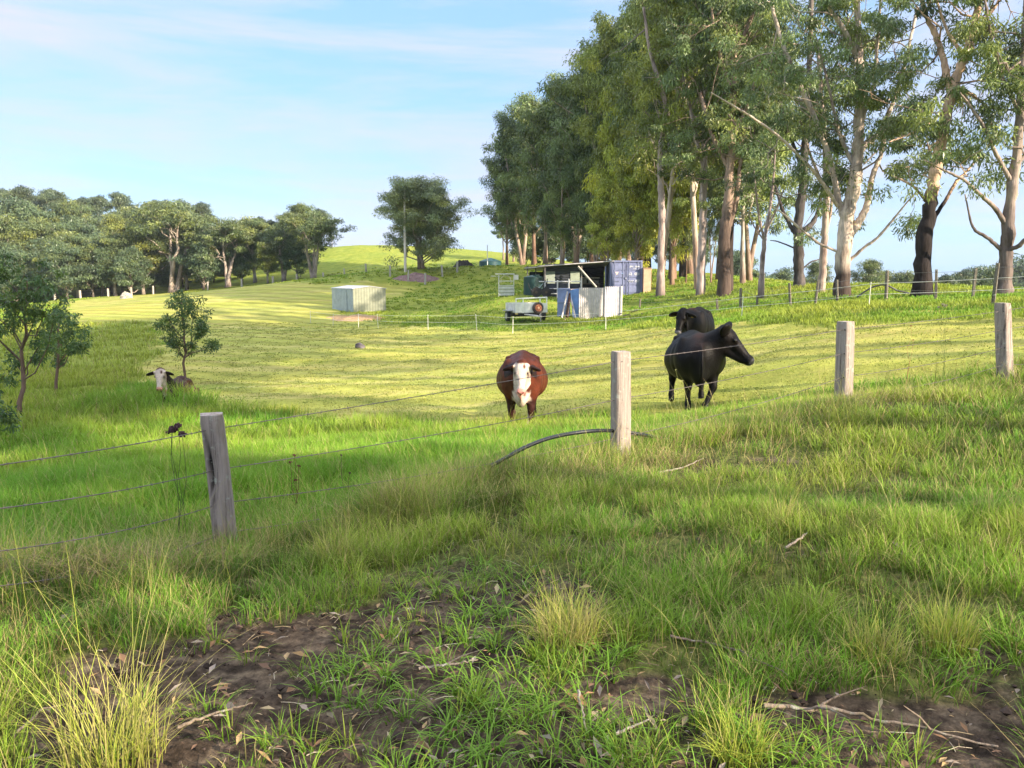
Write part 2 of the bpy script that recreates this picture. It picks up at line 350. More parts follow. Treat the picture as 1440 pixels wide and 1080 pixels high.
def grass():
    # 1. near, uncut pasture on this side of the fence
    mb = MB(); mt = MB(); md = MB(); mm = MB()
    for (nn, per, r0, r1, sp) in ((15000, 13, 1.5, 6.5, .06), (15000, 13, 5.0, 17, .10)):
        x, y, a, cx, cy, q = tufts(nn, per, r0, r1, sp)
        mown, near, soil, s = masks(cx, cy)
        n1 = fbm(cx*1.1, cy*1.1, 21, 3); n2 = fbm(cx*3.1, cy*3.1, 33, 3)
        keep = (s < .1) & (rng.random(len(x)) > soil*1.15) 
        edge = np.exp(-(s/1.0)**2)
        n3 = fbm(cx*.45, cy*.45, 27, 3); keep &= (rng.random(len(x)) < np.clip((n2+n3-.74)*3.8, .08, 1))
        h = (.04+.10*n1+.06*rng.random(len(x)))*(1-.45*soil)*(1+(.75+.5*(cx < 1.4)*(cx > -1.3))*edge)*(.6+.9*n3)*(.65+.8*n2)
        r = np.hypot(x, y)
        x, y, a, h, cx, cy, n1, n2, edge, r, q = [k[keep] for k in (x, y, a, h, cx, cy, n1, n2, edge, r, q)]
        col = mixc(G_LUSH, G_YEL, np.clip((n1-.35)*2.2, 0, 1)*.75)*(.62+.7*rng.random(len(x)))[:, None]
        dry = (rng.random(len(x)) < .13+.12*(n1 < .45)+.35*edge*(n2 > .5))
        col[dry] = (G_DRY*(.6+.6*rng.random((len(x), 1))))[dry]
        dk = (n2 < .45+.08*edge*(cx < 1.4)); col[dk] *= .48
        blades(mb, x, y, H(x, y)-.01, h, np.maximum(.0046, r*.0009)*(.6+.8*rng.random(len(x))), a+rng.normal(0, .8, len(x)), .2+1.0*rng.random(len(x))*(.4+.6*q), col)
    # 2. tall paddock grass beyond the wires, left dip and along the fence
    for (nn, per, r0, r1, sp) in ((9000, 14, 4, 14, .10), (15000, 12, 9, 36, .20), (9000, 9, 30, 90, .5)):
        x, y, a, cx, cy, q = tufts(nn, per, r0, r1, sp)
        mown, near, soil, s = masks(cx, cy); left = inside(cx, cy, EDGE)
        keep = (s > -.25) & ~mown & (inside(cx, cy, TALL)); n1 = fbm(cx*.35, cy*.35, 61, 4); n2 = fbm(cx*1.7, cy*1.7, 63, 3)
        edge = np.exp(-(s/1.1)**2); r = np.hypot(x, y)
        h = (.16+.24*n1+.10*rng.random(len(x)))*(.7+.5*n2)*(1+1.1*np.exp(-((cx-CALF[0])**2+(cy-CALF[1])**2)/3.2))*(1+.2*edge)*(1-.45*np.clip(cx/3, 0, 1))
        x, y, a, h, n1, n2, edge, r, q, left = [k[keep] for k in (x, y, a, h, n1, n2, edge, r, q, left)]
        col = mixc(G_LUSH*1.0, G_YEL, np.clip(np.clip((n1-.38)*2.6, 0, 1)*.8+left*(.3+.6*np.clip((r-20)/10, 0, 1)), 0, 1))*(.75+.45*rng.random(len(x)))[:, None]
        dry = (rng.random(len(x)) < .06+.3*edge*(n2 > .45)); col[dry] = (G_DRY*(.6+.6*rng.random((len(x), 1))))[dry]
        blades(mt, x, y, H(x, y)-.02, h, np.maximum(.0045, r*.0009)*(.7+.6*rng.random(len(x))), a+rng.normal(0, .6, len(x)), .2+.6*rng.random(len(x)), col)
    # 3. short cut grass
    x, y, a, cx, cy, q = tufts(24000, 9, 9, 60, .22)
    mown, near, soil, s = masks(cx, cy); keep = mown; r = np.hypot(x, y)
    n1 = fbm(cx*.5+cy*.2, cy*1.4, 91, 4)
    h = (.03+.045*rng.random(len(x)))*(.5+n1)*(1+np.clip(r-20, 0, 40)*.012)
    x, y, a, h, r, n1 = [k[keep] for k in (x, y, a, h, r, n1)]
    col = mixc(np.array([.27, .35, .055]), np.array([.50, .47, .13]), np.clip((n1-.30)*2.2, 0, 1))*(.85+.3*rng.random(len(x)))[:, None]
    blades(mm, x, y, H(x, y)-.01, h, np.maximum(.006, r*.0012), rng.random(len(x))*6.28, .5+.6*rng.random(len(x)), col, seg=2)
    # 4. enclosure and ridge grass (behind the white tape fence)
    x, y, a, cx, cy, q = tufts(26000, 9, 18, 130, .35)
    mown, near, soil, s = masks(cx, cy); r = np.hypot(x, y); keep = ~mown & (s > .5) & ~inside(cx, cy, TALL) 
    n1 = fbm(cx*.25, cy*.25, 95, 4); h = (.07+.2*n1)*(.7+.6*rng.random(len(x)))
    x, y, a, h, r, n1 = [k[keep] for k in (x, y, a, h, r, n1)]
    col = mixc(G_LUSH*1.0, G_YEL*.95, np.clip(.25+(n1-.35)*2.2, 0, 1))*(.8+.4*rng.random(len(x)))[:, None]
    blades(mm, x, y, H(x, y)-.02, h, np.maximum(.01, r*.0013), rng.random(len(x))*6.28, .2+.5*rng.random(len(x)), col, seg=2)
    # 5. long seeding stalks
    n = 15000; x, y, r = scatter(n, 1.8, 16); mown, near, soil, s = masks(x, y); dens = fbm(x*.8, y*.8, 44, 3)
    keep = (~mown) & (soil < .3) & (rng.random(n) < np.exp(-(s/1.6)**2)*.8+.30*(dens > .47)); x, y, r, s = [k[keep] for k in (x, y, r, s)]
    n = len(x); h = (.16+.5*rng.random(n)**1.5)*np.clip(r/4, .7, 1.2); col = mixc(G_YEL, G_DRY, rng.random(n))*(.7+.5*rng.random(n))[:, None]
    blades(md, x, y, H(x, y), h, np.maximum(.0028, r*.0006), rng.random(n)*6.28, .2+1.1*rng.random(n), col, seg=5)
    # 6. brown tangled thatch along the fence
    x, y, a, cx, cy, q = tufts(2600, 14, 3.5, 15, .16); mown, near, soil, s = masks(cx, cy); nn2 = fbm(cx*1.2, cy*1.2, 12, 3)
    keep = (np.abs(s+.25) < .8) & (nn2 > .47); x, y, a = [k[keep] for k in (x, y, a)]; n = len(x)
    blades(md, x, y, H(x, y), .12+.3*rng.random(n), np.full(n, .006), rng.random(n)*6.28, .8+.6*rng.random(n), mixc(G_BR, G_DRY, rng.random(n))*(.5+.6*rng.random(n))[:, None], seg=4)
    n = 26000; x, y, r = scatter(n, 1.6, 12); mown, near, soil, s = masks(x, y); k = (s < .2) & (rng.random(n) < .42*(1-soil)); x, y, r = x[k], y[k], r[k]; n = len(x)
    blades(md, x, y, H(x, y)+.004, .03+.07*rng.random(n), np.maximum(.003, r*.0008), rng.random(n)*6.28, 1.0+.6*rng.random(n), mixc(G_BR, G_DRY, rng.random(n))*(.5+.7*rng.random(n))[:, None], seg=3)
    tag(mb.build('pasture_grass', GRASS), 'short clumpy green grass of the near pasture', 'grass', kind='stuff')
    tag(mt.build('tall_grass', GRASS), 'tall green grass beyond the barbed wire fence', 'grass', kind='stuff')
    tag(mm.build('mown_grass', GRASS), 'cut and grazed yellow-green grass over the paddock and slope', 'grass', kind='stuff')
    tag(md.build('dry_stalks', GRASS), 'dry straw coloured stalks and thatch along the near fence', 'grass', kind='stuff')
TALL = poly([(-200,440),(205,455),(222,490),(205,535),(300,566),(420,590),(560,596),(700,604),(860,583),(940,590),(1010,578),(1180,548),(1330,520),(1439,500),(1700,470),(1700,1070),(-200,1070)])
grass()
# ---------------------------------------------------------------- near barbed wire fence
def split_post(mb, base, top, wd, seed, rot=0.6, col=(.40, .35, .31), sink=.25, chip=0.0):
    q = np.random.default_rng(seed); base = np.array(base, float); top = np.array(top, float); ax = (top-base)/np.linalg.norm(top-base)
    base = base-ax*sink; n = 26; k = 28; an = np.arange(k)/k*2*math.pi
    sq = 1/np.maximum(np.abs(np.cos(an)), np.abs(np.sin(an))); sq = np.minimum(sq, 1.33)
    X = np.array([math.cos(rot), math.sin(rot), 0]); Y = np.array([-math.sin(rot), math.cos(rot), 0]); vs = []; cs = []
    prof = 1+q.normal(0, .03, k); wob = q.normal(0, .012, (n, 2)).cumsum(0)*.35
    for i in range(n):
        t = i/(n-1); c = base+(top-base)*t; rr = wd/2*sq*prof*(1+q.normal(0, .010, k))*(1.03-.06*t)
        if i == n-1: rr = rr*.95
        if chip: rr = rr*(1-chip*np.exp(-((an-4.0)/.36)**2)*np.exp(-((t-.72)/.16)**2))
        vs.append(c+np.outer(rr*np.cos(an)+wob[i, 0]*wd, X)+np.outer(rr*np.sin(an)+wob[i, 1]*wd, Y))
        dk = np.ones(k)
        if chip: dk = 1-.92*np.clip(np.exp(-((an-4.0)/.26)**2)*np.exp(-((t-.72)/.17)**2)*1.4*(.4+q.random(k)), 0, 1)
        cs.append(np.outer(dk, col))
    v = np.concatenate(vs); c = np.concatenate(cs); i = np.arange(n-1)[:, None]*k; j = np.arange(k)[None]; j2 = (j+1) % k
    mb.add(v, np.stack([i+j, i+j2, i+k+j2, i+k+j], -1).reshape(-1, 4), c)
    tp = vs[-1]; cc = tp.mean(0)+ax*.006
    mb.add(np.concatenate([tp, [cc]]), [(a, (a+1) % k, k) for a in range(k)], np.array(col)*1.25)
    return mb
def barbed(p0s, r=.0034, step=.115, sag=.02, seed=1, barbs=True):
    mb = MB(); q = np.random.default_rng(seed)
    for a, b in zip(p0s[:-1], p0s[1:]):
        a = np.array(a); b = np.array(b); l = np.linalg.norm(b-a); n = 24; t = np.linspace(0, 1, n)
        p = a+(b-a)*t[:, None]; p[:, 2] -= sag*4*t*(1-t); mb.tube(p, r, 5, (.16, .13, .12), cap=False)
        if barbs:
            for k in range(int(l/step)):
                s = (k+.5)*step/l; c = a+(b-a)*s; c[2] -= sag*4*s*(1-s)
                for e in range(2):
                    d = q.normal(0, 1, 3); d /= np.linalg.norm(d); mb.tube([c-d*.016, c+d*.016], [.0012, .0012], 4, (.2, .17, .15), cap=False)
                mb.tube([c-(b-a)/l*.008, c+(b-a)/l*.008], .0048, 5, (.17, .14, .13), cap=False)
    return mb
NF = empty('wire_fence', FP[1], 'weathered split timber posts strung with rusty barbed wire in the foreground', 'fence')
def rel(p): return np.array(p)-FP[1]
POSTS = [((322,800),(297,582),6.0,.172,.35,.62), ((873,660),(873,494),8.3,.165,.35,0), ((1186,585),(1190,452),10.8,.185,.55,0), ((1414,545),(1410,426),13.3,.20,.5,0)]
plab = ['leaning grey post with a dark rotten split down its side', 'upright grey post in the middle with three bolt holes', 'third pale post with a slight bend', 'sunlit post nearest the right edge']
WIRE_V = [(603, 659, 706, 748), (507, 560, 614, 640), (463, 496, 529, 557), (437, 463, 488, 512)]
wires = [[], [], [], []]
for (b, t, Y, wd, rot, chip), lb, wv, sd in zip(POSTS, plab, WIRE_V, range(4)):
    B = at(b[0], b[1], Y); T = at(t[0], t[1], Y)
    o = split_post(MB(), rel(B), rel(T), wd, 20+sd, rot, (.34, .29, .26) if sd else (.37, .31, .285), chip=chip).build('fence_post', TIMBER, NF, True); o['label'] = lb
    for k, v in enumerate(wv):
        s = (v-t[1])/(b[1]-t[1]); c = T+(B-T)*s; wires[k].append(c+np.array([0, .0, 0]))
        if k < 3 and sd:
            m = MB(); d = ray(t[0]-7 if sd > 1 else t[0], v); d /= np.linalg.norm(d); cc = c-np.array([wd*.28*(1 if sd > 1 else .1), wd*.53, 0])
            m.tube([cc+np.array([0, .01, 0]), cc-np.array([0, .004, 0])], .0095, 10, (.01, .008, .008)); hb = m.build('bolt_hole', PAINT, o)
            hb.location = (0, 0, 0)
            for vv in hb.data.vertices: vv.co -= Vector((FP[1][0], FP[1][1], FP[1][2]))
for k in range(4):
    a = at(-60, (662, 722, 782, 830)[k], 3.9); e = at(1500, (419, 444, 470, 497)[k], 15.2)
    pts_ = [a]+wires[k]+[e]
    barbed([rel(p)+np.array([0, 0.0, 0]) for p in pts_], sag=(.015, .03, .05, .07)[k], seed=k).build('barbed_wire', METAL, NF)
# post beyond the right edge carries the wires on
# ---------------------------------------------------------------- black poly pipe sagging over the lowest wire
def pipe_thing(path, r, label, nm='poly_pipe', col=(.012, .014, .018)):
    p = np.array([at(*q) for q in path]); t = np.linspace(0, 1, len(p)); tt = np.linspace(0, 1, 60)
    s = np.stack([np.interp(tt, t, p[:, i]) for i in range(3)], 1)
    for _ in range(6): s[1:-1] = (s[:-2]+s[1:-1]*2+s[2:])/4
    o = MB().tube(s-s[0], r, 10, col).build(nm, vmat(nm+'_plastic', .35, .5, .15), None, True, s[0]); tag(o, label, 'pipe'); return o
pipe_thing([(690,655,7.3),(705,648,7.35),(735,630,7.5),(770,616,7.7),(805,609,7.9),(840,605,8.05),(875,606,8.42),(900,611,8.5),(930,616,8.8),(955,622,9.0),(975,634,9.2)], .020,
           'black poly water pipe arching behind the middle fence post above the long grass')
pipe_thing([(1205,418,33),(1216,410,33),(1228,403,33),(1242,400,33),(1252,403,33),(1262,409,33),(1278,412,33)], .035, 'thin black pipe looping over the grassy ridge between two big gum trunks', 'bent_pipe')

# ---------------------------------------------------------------- white tape fence across the slope
EF = [(436,437,58),(468,449,55),(504,455,51),(532,457,49),(602,461,46),(671,463,44),(721,465,41.5),(852,461,38),(1042,460,32),(1220,457,28),(1470,455,24.5)]
e0 = at(*EF[4][:3]); e0[2] = h1(e0[0], e0[1])
EFo = empty('tape_fence', e0, 'thin white two strand electric fence on slim posts across the paddock slope', 'fence')
tops = []
for (u, v, Y) in EF:
    p = at(u, v, Y); p[2] = h1(p[0], p[1]); hgt = .88
    ln = rng.normal(0, .03, 2); tp = p+np.array([ln[0], ln[1], hgt]); tops.append((p, tp))
    MB().tube([p-e0-np.array([0, 0, .2]), tp-e0], [.016, .014], 6, (.72, .70, .62)).build('fence_post', PAINT, EFo)
for f in (.93, .52):
    m = MB(); pp = [p+(t-p)*f for p, t in tops]
    for a, b in zip(pp[:-1], pp[1:]):
        t = np.linspace(0, 1, 10)[:, None]; c = a+(b-a)*t; c[:, 2] -= .12*(t*(1-t))[:, 0]; m.tube(c-e0, .0065, 4, (.70, .70, .62), cap=False)
    m.build('tape_strand', PAINT, EFo)
# ---------------------------------------------------------------- old timber fences in the distance
def old_fence(name, lst, hgt, r, label, col=(.17, .155, .13), wire=True):
    b0 = at(*lst[len(lst)//2][:3]); b0[2] = h1(b0[0], b0[1]); o = empty(name, b0, label, 'fence'); tt = []
    for i, it in enumerate(lst):
        u, v, Y = it[:3]; hh = it[3] if len(it) > 3 else hgt
        p = at(u, v, Y); p[2] = h1(p[0], p[1]); ln = rng.normal(0, .05, 2); tp = p+np.array([ln[0], ln[1], hh])
        split_post(MB(), p-b0, tp-b0, r*2*(.85+.3*rng.random()), 100+i, rng.random()*3, col).build('fence_post', TIMBER, o, True); tt.append((p, tp))
    if wire:
        for f in (.9, .6, .3):
            m = MB(); pp = [p+(t-p)*f-b0 for p, t in tt]; m.tube(pp, .006, 4, (.2, .19, .18), cap=False); m.build('wire', METAL, o)
    return o
old_fence('timber_fence', [(900,405,52),(1010,412,40),(1042,412,39,1.0),(1065,414,38),(1112,416,36,1.0),(1147,418,34,1.1),(1178,418,34,1.0),(1246,418,33,1.15),(1316,418,31,1.15),(1368,417,29.5,1.1),(1396,432,25,1.25),(1500,440,22,1.2)], 0.55, .05,
          'row of old dark timber posts along the grassy ridge under the big gums')
old_fence('boundary_fence', [(455,394,112),(485,392,104),(515,391,98),(549,405,88),(574,400,86),(598,397,85),(622,392,88),(643,388,90)], 1.2, .09, 'faint line of old posts climbing past the power pole', (.5, .47, .42))
old_fence('boundary_fence', [(77,416,124),(113,419,124),(152,415,124),(185,412,125),(215,409,125),(292,405,124),(340,401,122),(384,399,120),(417,398,118)], 1.3, .13, 'pale old posts along the foot of the left forest', (.5, .45, .4))

# ---------------------------------------------------------------- power pole
p = at(570, 382, 90); p[2] = h1(p[0], p[1]); PH = at(571, 267, 90)[2]-p[2]
o = empty('power_pole', p, 'tall pale timber power pole standing beside the round gum tree on the hill', 'pole')
MB().tube([(0, 0, -.3), (.02, 0, PH*.5), (.05, 0, PH)], [.15, .13, .10], 12, (.80, .74, .68)).build('pole_shaft', TIMBER, o, True)
MB().box((.05, 0, PH-.35), (.09, .12, .5), (.3, .28, .27)).tube([(.05, 0, PH), (.05, 0, PH+.9)], .04, 6, (.3, .28, .27)).build('pole_cap', METAL, o)
MB().box((.02, -.17, PH*.5), (.22, .12, .35), (.45, .45, .45)).build('meter_box', PAINT, o)

# ---------------------------------------------------------------- small gable shed
def corr_sheet(mb, p0, ux, uz, w_, h_, pitch=.12, amp=.018, col=(.6, .6, .6), across=True, thick=.004, nrm=None):
    """corrugated sheet; ribs run along uz when across else along ux"""
    ux = np.array(ux, float); uz = np.array(uz, float); nn = np.cross(ux, uz) if nrm is None else np.array(nrm, float)
    L_ = w_ if across else h_; n = max(int(L_/pitch*6), 4); t = np.linspace(0, L_, n); wv = np.sin(t/pitch*2*math.pi)*amp
    p0 = np.array(p0, float)
    for s in (0, thick):
        if across: a = p0+t[:, None]*ux+(wv+s)[:, None]*nn; b = a+uz*h_
        else: a = p0+t[:, None]*uz+(wv+s)[:, None]*nn; b = a+ux*w_
        v = np.concatenate([a, b]); i = np.arange(n-1); f = np.stack([i, i+1, i+1+n, i+n], 1)
        mb.add(v, f if (s == thick) == across else f[:, ::-1], col)
    return mb
def ground_under(u, v, Y): q = at(u, v, Y); q[2] = h1(q[0], q[1]); return q
c = ground_under(497, 438, 64.5)
a_l = at(461, 434, 67.2); a_r = at(546, 432, 66.5)
d1 = np.array([a_l[0]-c[0], a_l[1]+1.9-c[1]]); d2 = np.array([a_r[0]-c[0], .7]); l1 = 3.0; l2 = float(np.hypot(*d2)); d1 = np.array([-.62, .79]); d2 = d2/l2; d1 = np.array([-d2[1], d2[0]]); l1 = 3.4; d1 = np.array([-.66, .75]); d1 = d1/np.hypot(*d1)
EV = at(497, 406, 64.5)[2]-c[2]; RG = EV+.17
o = empty('garden_shed', c, 'small pale grey-green steel shed with a low gable roof beside a heap of mulch', 'shed')
D1 = np.array([d1[0], d1[1], 0]); D2 = np.array([d2[0], d2[1], 0]); Z = np.array([0, 0, 1.])
m = MB(); corr_sheet(m, D1*l1, -D1, Z, l1, EV, .25, .010, (.36, .41, .42)); corr_sheet(m, D1*l1+D2*l2, -D1, Z, l1, EV, .25, .010, (.36, .41, .42)); m.build('side_wall', PAINT, o)
for off in (0, l1):
    m = MB(); q0 = D1*off; n = 40
    pts2 = [q0+D2*l2*t+Z*(EV+(RG-EV)*(1-abs(2*t-1))) for t in np.linspace(0, 1, n)]; lo2 = [q0+D2*l2*t for t in np.linspace(0, 1, n)]
    wv_ = [np.array([D2[1], -D2[0], 0])*.008*math.sin(t*l2/.22*6.28) for t in np.linspace(0, 1, n)]
    v = np.array([a+b for a, b in zip(lo2, wv_)]+[a+b for a, b in zip(pts2, wv_)]); i = np.arange(n-1); m.add(v, np.stack([i, i+1, i+1+n, i+n], 1), (.25, .26, .19)); m.build('gable_wall', PAINT, o)
for s in (0, 1):
    m = MB(); e = -D1*.06
    a = e+D2*(-.06 if s == 0 else l2+.06)+Z*(EV-.01); b = e+D2*l2*.5+Z*(RG+.02); c3 = b+D1*(l1+.12); d = a+D1*(l1+.12); t_ = Z*.035
    m.add([a, b, c3, d, a+t_, b+t_, c3+t_, d+t_], [(0,1,2,3),(7,6,5,4),(0,4,5,1),(1,5,6,2),(2,6,7,3),(3,7,4,0)], (.62, .62, .66)); m.build('roof', METAL, o)
m = MB(); q0 = D1*l1*.22+np.array([D1[1], -D1[0], 0])*0
nrm = np.array([-d1[1], d1[0], 0]); nrm = nrm if nrm[1] < 0 else -nrm
m.box((D1*l1*.55+nrm*.03+Z*EV*.47), (l1*.55, .03, EV*.88), (.33, .38, .40), rz=math.atan2(d1[1], d1[0])); m.build('door', PAINT, o)

# ---------------------------------------------------------------- shipping container
CX = at(857, 415, 61)[0]; CW = 2.44; CH = 2.62; CD = 6.06; CG = h1(CX+1.2, 61.0)+.02
CG = at(880, 415.5, 61)[2]
CB = (.155, .175, .30); CB2 = (.185, .205, .345)
o = empty('shipping_container', (CX, 61, CG), 'blue grey steel shipping container with closed doors at the right end of the lean-to', 'container', rz=R(-3))
m = MB(); corr_sheet(m, (.03, 0.1, .15), (0, 1, 0), Z, CD-.2, CH-.28, .28, .018, CB); corr_sheet(m, (CW-.03, .1, .15), (0, 1, 0), Z, CD-.2, CH-.28, .28, .018, CB)
m.box((CW/2, CD-.03, CH/2), (CW-.1, .04, CH-.2), CB); m.build('side_wall', PAINT, o)
m = MB()
for x in (.06, CW-.06):
    for y in (.06, CD-.06): m.box((x, y, CH/2), (.12, .12, CH-.24), CB2)
    m.box((x, CD/2, .07), (.10, CD-.25, .14), CB2).box((x, CD/2, CH-.05), (.09, CD-.25, .08), CB2)
for y in (.06, CD-.06): m.box((CW/2, y, .07), (CW-.25, .10, .13), CB2).box((CW/2, y, CH-.07), (CW-.25, .10, .13), CB2)
for x in (.08, CW-.08):
    for y in (.08, CD-.08):
        for z in (.06, CH-.06): m.box((x, y, z), (.17, .17, .12), (.22, .24, .36))
m.build('frame', PAINT, o); corr_sheet(MB(), (.08, .1, CH-.05), (0, 1, 0), (1, 0, 0), CD-.2, CW-.16, .25, .012, CB).build('roof', PAINT, o)
for s, x0 in ((0, .14), (1, CW/2+.02)):
    dw = CW/2-.16; dd = MB().box((x0+dw/2, .075, CH/2-.01), (dw, .03, CH-.33), CB2)
    z = .20; ph = (CH-.42)/4
    for k in range(4): dd.box((x0+dw/2, .045, z+ph*(k+.5)), (dw-.16, .035, ph-.11), tuple(np.array(CB2)*(1.0+.06*((k+s) % 2))), taper=1)
    dd.box((x0+.03, .05, CH/2), (.05, .05, CH-.33), CB2).box((x0+dw-.03, .05, CH/2), (.05, .05, CH-.33), CB2)
    door = dd.build('door', PAINT, o)
    for bx in (x0+.22, x0+dw-.2):
        MB().tube([(bx, .005, .12), (bx, .005, CH-.1)], .017, 8, (.20, .22, .34)).box((bx, .01, .14), (.09, .05, .08), CB2).box((bx, .01, CH-.12), (.09, .05, .08), CB2).build('locking_bar', PAINT, door)
    MB().box((x0+(.42 if s == 0 else .35), -.02, 1.08), (.40, .025, .035), (.24, .26, .38)).build('handle', PAINT, door)
MB().box((CW/2, .0, 1.28), (.12, .07, .12), (.35, .36, .44)).build('lock_box', METAL, o)
def text(s, loc, size, parent, col=(.75, .75, .78), name='lettering', rx=math.pi/2):
    cu = bpy.data.curves.new(name, 'FONT'); cu.body = s; cu.size = size; cu.extrude = .004; cu.align_x = 'LEFT'; cu.offset = size*.012
    t = bpy.data.objects.new(name, cu); COL.objects.link(t); dg = bpy.context.evaluated_depsgraph_get()
    me = bpy.data.meshes.new_from_object(t.evaluated_get(dg)); bpy.data.objects.remove(t); ob = bpy.data.objects.new(name, me); COL.objects.link(ob)
    mt = bpy.data.materials.get('white_lettering') or MT('white_lettering', .6, .2, 0, col).m
    me.materials.clear(); me.materials.append(mt); ob.parent = parent; ob.location = loc; ob.rotation_euler = (rx, 0, 0); return ob
tx = CW/2+.24
for wd_, x_, z_, s_ in (('JPN', .02, .52, .17), ('5006', .42, .52, .17), ('6281', .30, .66, .11), ('52', -.06, 1.10, .27), ('051', .38, 1.10, .27), ('CAP', -.08, 1.62, .22), ('157', .40, 1.62, .25)): text(wd_, (tx+x_, .012, CH-z_), s_, o)
MB().add([(.40, .022, CH-.86), (.66, .022, CH-.86), (.53, .022, CH-1.12)], [(0, 2, 1)], (.75, .55, .5)).build('warning_sign', PAINT, o)
MB().add([(.88, .022, CH-1.0), (1.04, .022, CH-1.0), (.96, .022, CH-.9)], [(0, 1, 2)], (.35, .5, .8)).build('warning_sign', PAINT, o)
# beige board cupboard beside it
q = at(909, 413.5, 60.6); o = empty('board_cupboard', q, 'plain beige board cupboard standing against the right side of the blue container', 'cupboard')
MB().box((.04, .3, .95), (.60, .6, 1.9), (.50, .33, .22)).build('cabinet', PAINT, o)
MB().box((.04, -.015, .93), (.55, .025, 1.78), (.54, .36, .245)).build('door', PAINT, o); MB().box((.04, .28, 1.925), (.66, .68, .05), (.42, .28, .19)).build('top', PAINT, o)

# ---------------------------------------------------------------- corrugated lean-to on the left of the container
LZ = at(790, 415, 61)[2]
def lx(u): return at(u, 400, 61)[0]-lx0
lx0 = at(740, 400, 61)[0]
def lz(v): return at(790, v, 61)[2]-LZ
o = empty('lean_to', (lx0, 61, LZ), 'open fronted corrugated iron lean-to with a pale sloping roof built against the blue container', 'shed')
xa, xb, xc, xd = lx(767), lx(817), lx(857), lx(740)
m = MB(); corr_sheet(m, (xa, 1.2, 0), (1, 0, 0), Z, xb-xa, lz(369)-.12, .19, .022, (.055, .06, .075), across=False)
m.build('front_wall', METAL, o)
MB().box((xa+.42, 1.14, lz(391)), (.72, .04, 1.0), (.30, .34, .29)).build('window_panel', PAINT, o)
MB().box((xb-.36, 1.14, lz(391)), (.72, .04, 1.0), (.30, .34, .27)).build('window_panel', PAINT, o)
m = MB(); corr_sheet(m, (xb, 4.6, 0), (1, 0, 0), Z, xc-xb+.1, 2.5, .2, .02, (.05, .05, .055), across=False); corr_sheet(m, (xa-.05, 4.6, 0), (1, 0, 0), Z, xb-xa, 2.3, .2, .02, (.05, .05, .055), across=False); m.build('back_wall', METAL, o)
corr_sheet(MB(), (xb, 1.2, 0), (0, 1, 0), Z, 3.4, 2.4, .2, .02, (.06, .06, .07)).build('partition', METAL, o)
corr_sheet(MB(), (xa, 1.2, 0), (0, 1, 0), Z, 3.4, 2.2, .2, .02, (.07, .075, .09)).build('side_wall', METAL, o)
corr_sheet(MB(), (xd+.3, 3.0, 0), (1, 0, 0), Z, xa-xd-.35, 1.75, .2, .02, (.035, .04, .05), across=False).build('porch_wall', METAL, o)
# roof plane: front edge rises towards the container
def roof_piece(x0, z0, x1, z1, y0, y1, dz, col, nm):
    m = MB(); n = int((x1-x0)/.02); t = np.linspace(0, 1, max(n, 8)); xs = x0+(x1-x0)*t; zz = z0+(z1-z0)*t+np.sin(xs/.12*6.28)*.012
    for th in (0, .012):
        a = np.stack([xs, np.full_like(xs, y0), zz+th], 1); b = np.stack([xs, np.full_like(xs, y1), zz+th+dz], 1); k = len(xs); i = np.arange(k-1); m.add(np.concatenate([a, b]), np.stack([i, i+1, i+1+k, i+k], 1), col)
    m.build(nm, METAL, o); MB().tube([(x0, y0+.06, z0-.05), (x1, y0+.06, z1-.05)], .05, 6, (.62, .58, .6)).build('fascia', METAL, o)
roof_piece(lx(756), lz(373.5), lx(863), lz(366), -.1, 4.8, -.42, (.62, .58, .62), 'roof')
roof_piece(lx(738), lz(376), lx(763), lz(374), .3, 4.4, -.2, (.40, .38, .42), 'porch_roof')
for u, y in ((742, .5), (754.5, 2.4), (818, .1), (766.5, .1)):
    MB().box((lx(u), y, lz(374)/2), (.09, .09, lz(374)), (.20, .18, .18) if u != 818 else (.25, .23, .2)).build('post', TIMBER, o)
a = np.array([lx(812.5), -.05, lz(374.5)]); b = np.array([lx(838.5), -.05, lz(404)])
MB().tube([a, b], .085, 4, (.42, .40, .37)).build('brace', TIMBER, o)
MB().box(((lx(819)+lx(843))/2, 1.6, lz(391)), (1.6, .5, .05), (.5, .47, .42)).build('shelf', TIMBER, o)
# stored things inside the bay
q = (lx0+lx(832), 63.2, LZ); oo = empty('work_bench', q, 'rough timber bench stacked with grey junk inside the open bay', 'bench')
MB().box((0, 0, .82), (1.7, .7, .06), (.25, .2, .15)).build('bench_top', TIMBER, oo)
for s in (-1, 1): MB().box((s*.75, 0, .4), (.1, .6, .8), (.2, .16, .12)).build('leg', TIMBER, oo)
for k, (x, z, w_, h_) in enumerate(((-.45, 1.02, .5, .32), (.2, .98, .42, .24), (.6, .95, .26, .2))):
    t = MB().box((0, 0, 0), (w_, .45, h_), (.24, .23, .22)).box((0, 0, h_/2+.015), (w_*1.05, .47, .03), (.3, .28, .26)).build('storage_box', PAINT, None, loc=(q[0]+x, q[1], q[2]+z-.17+.16))
    tag(t, ('largest grey storage box at the left end of the bench in the open bay', 'middle grey storage box on the bench in the open bay', 'smallest grey storage box at the right end of the bench in the open bay')[k], 'box', 'boxes on the bench')

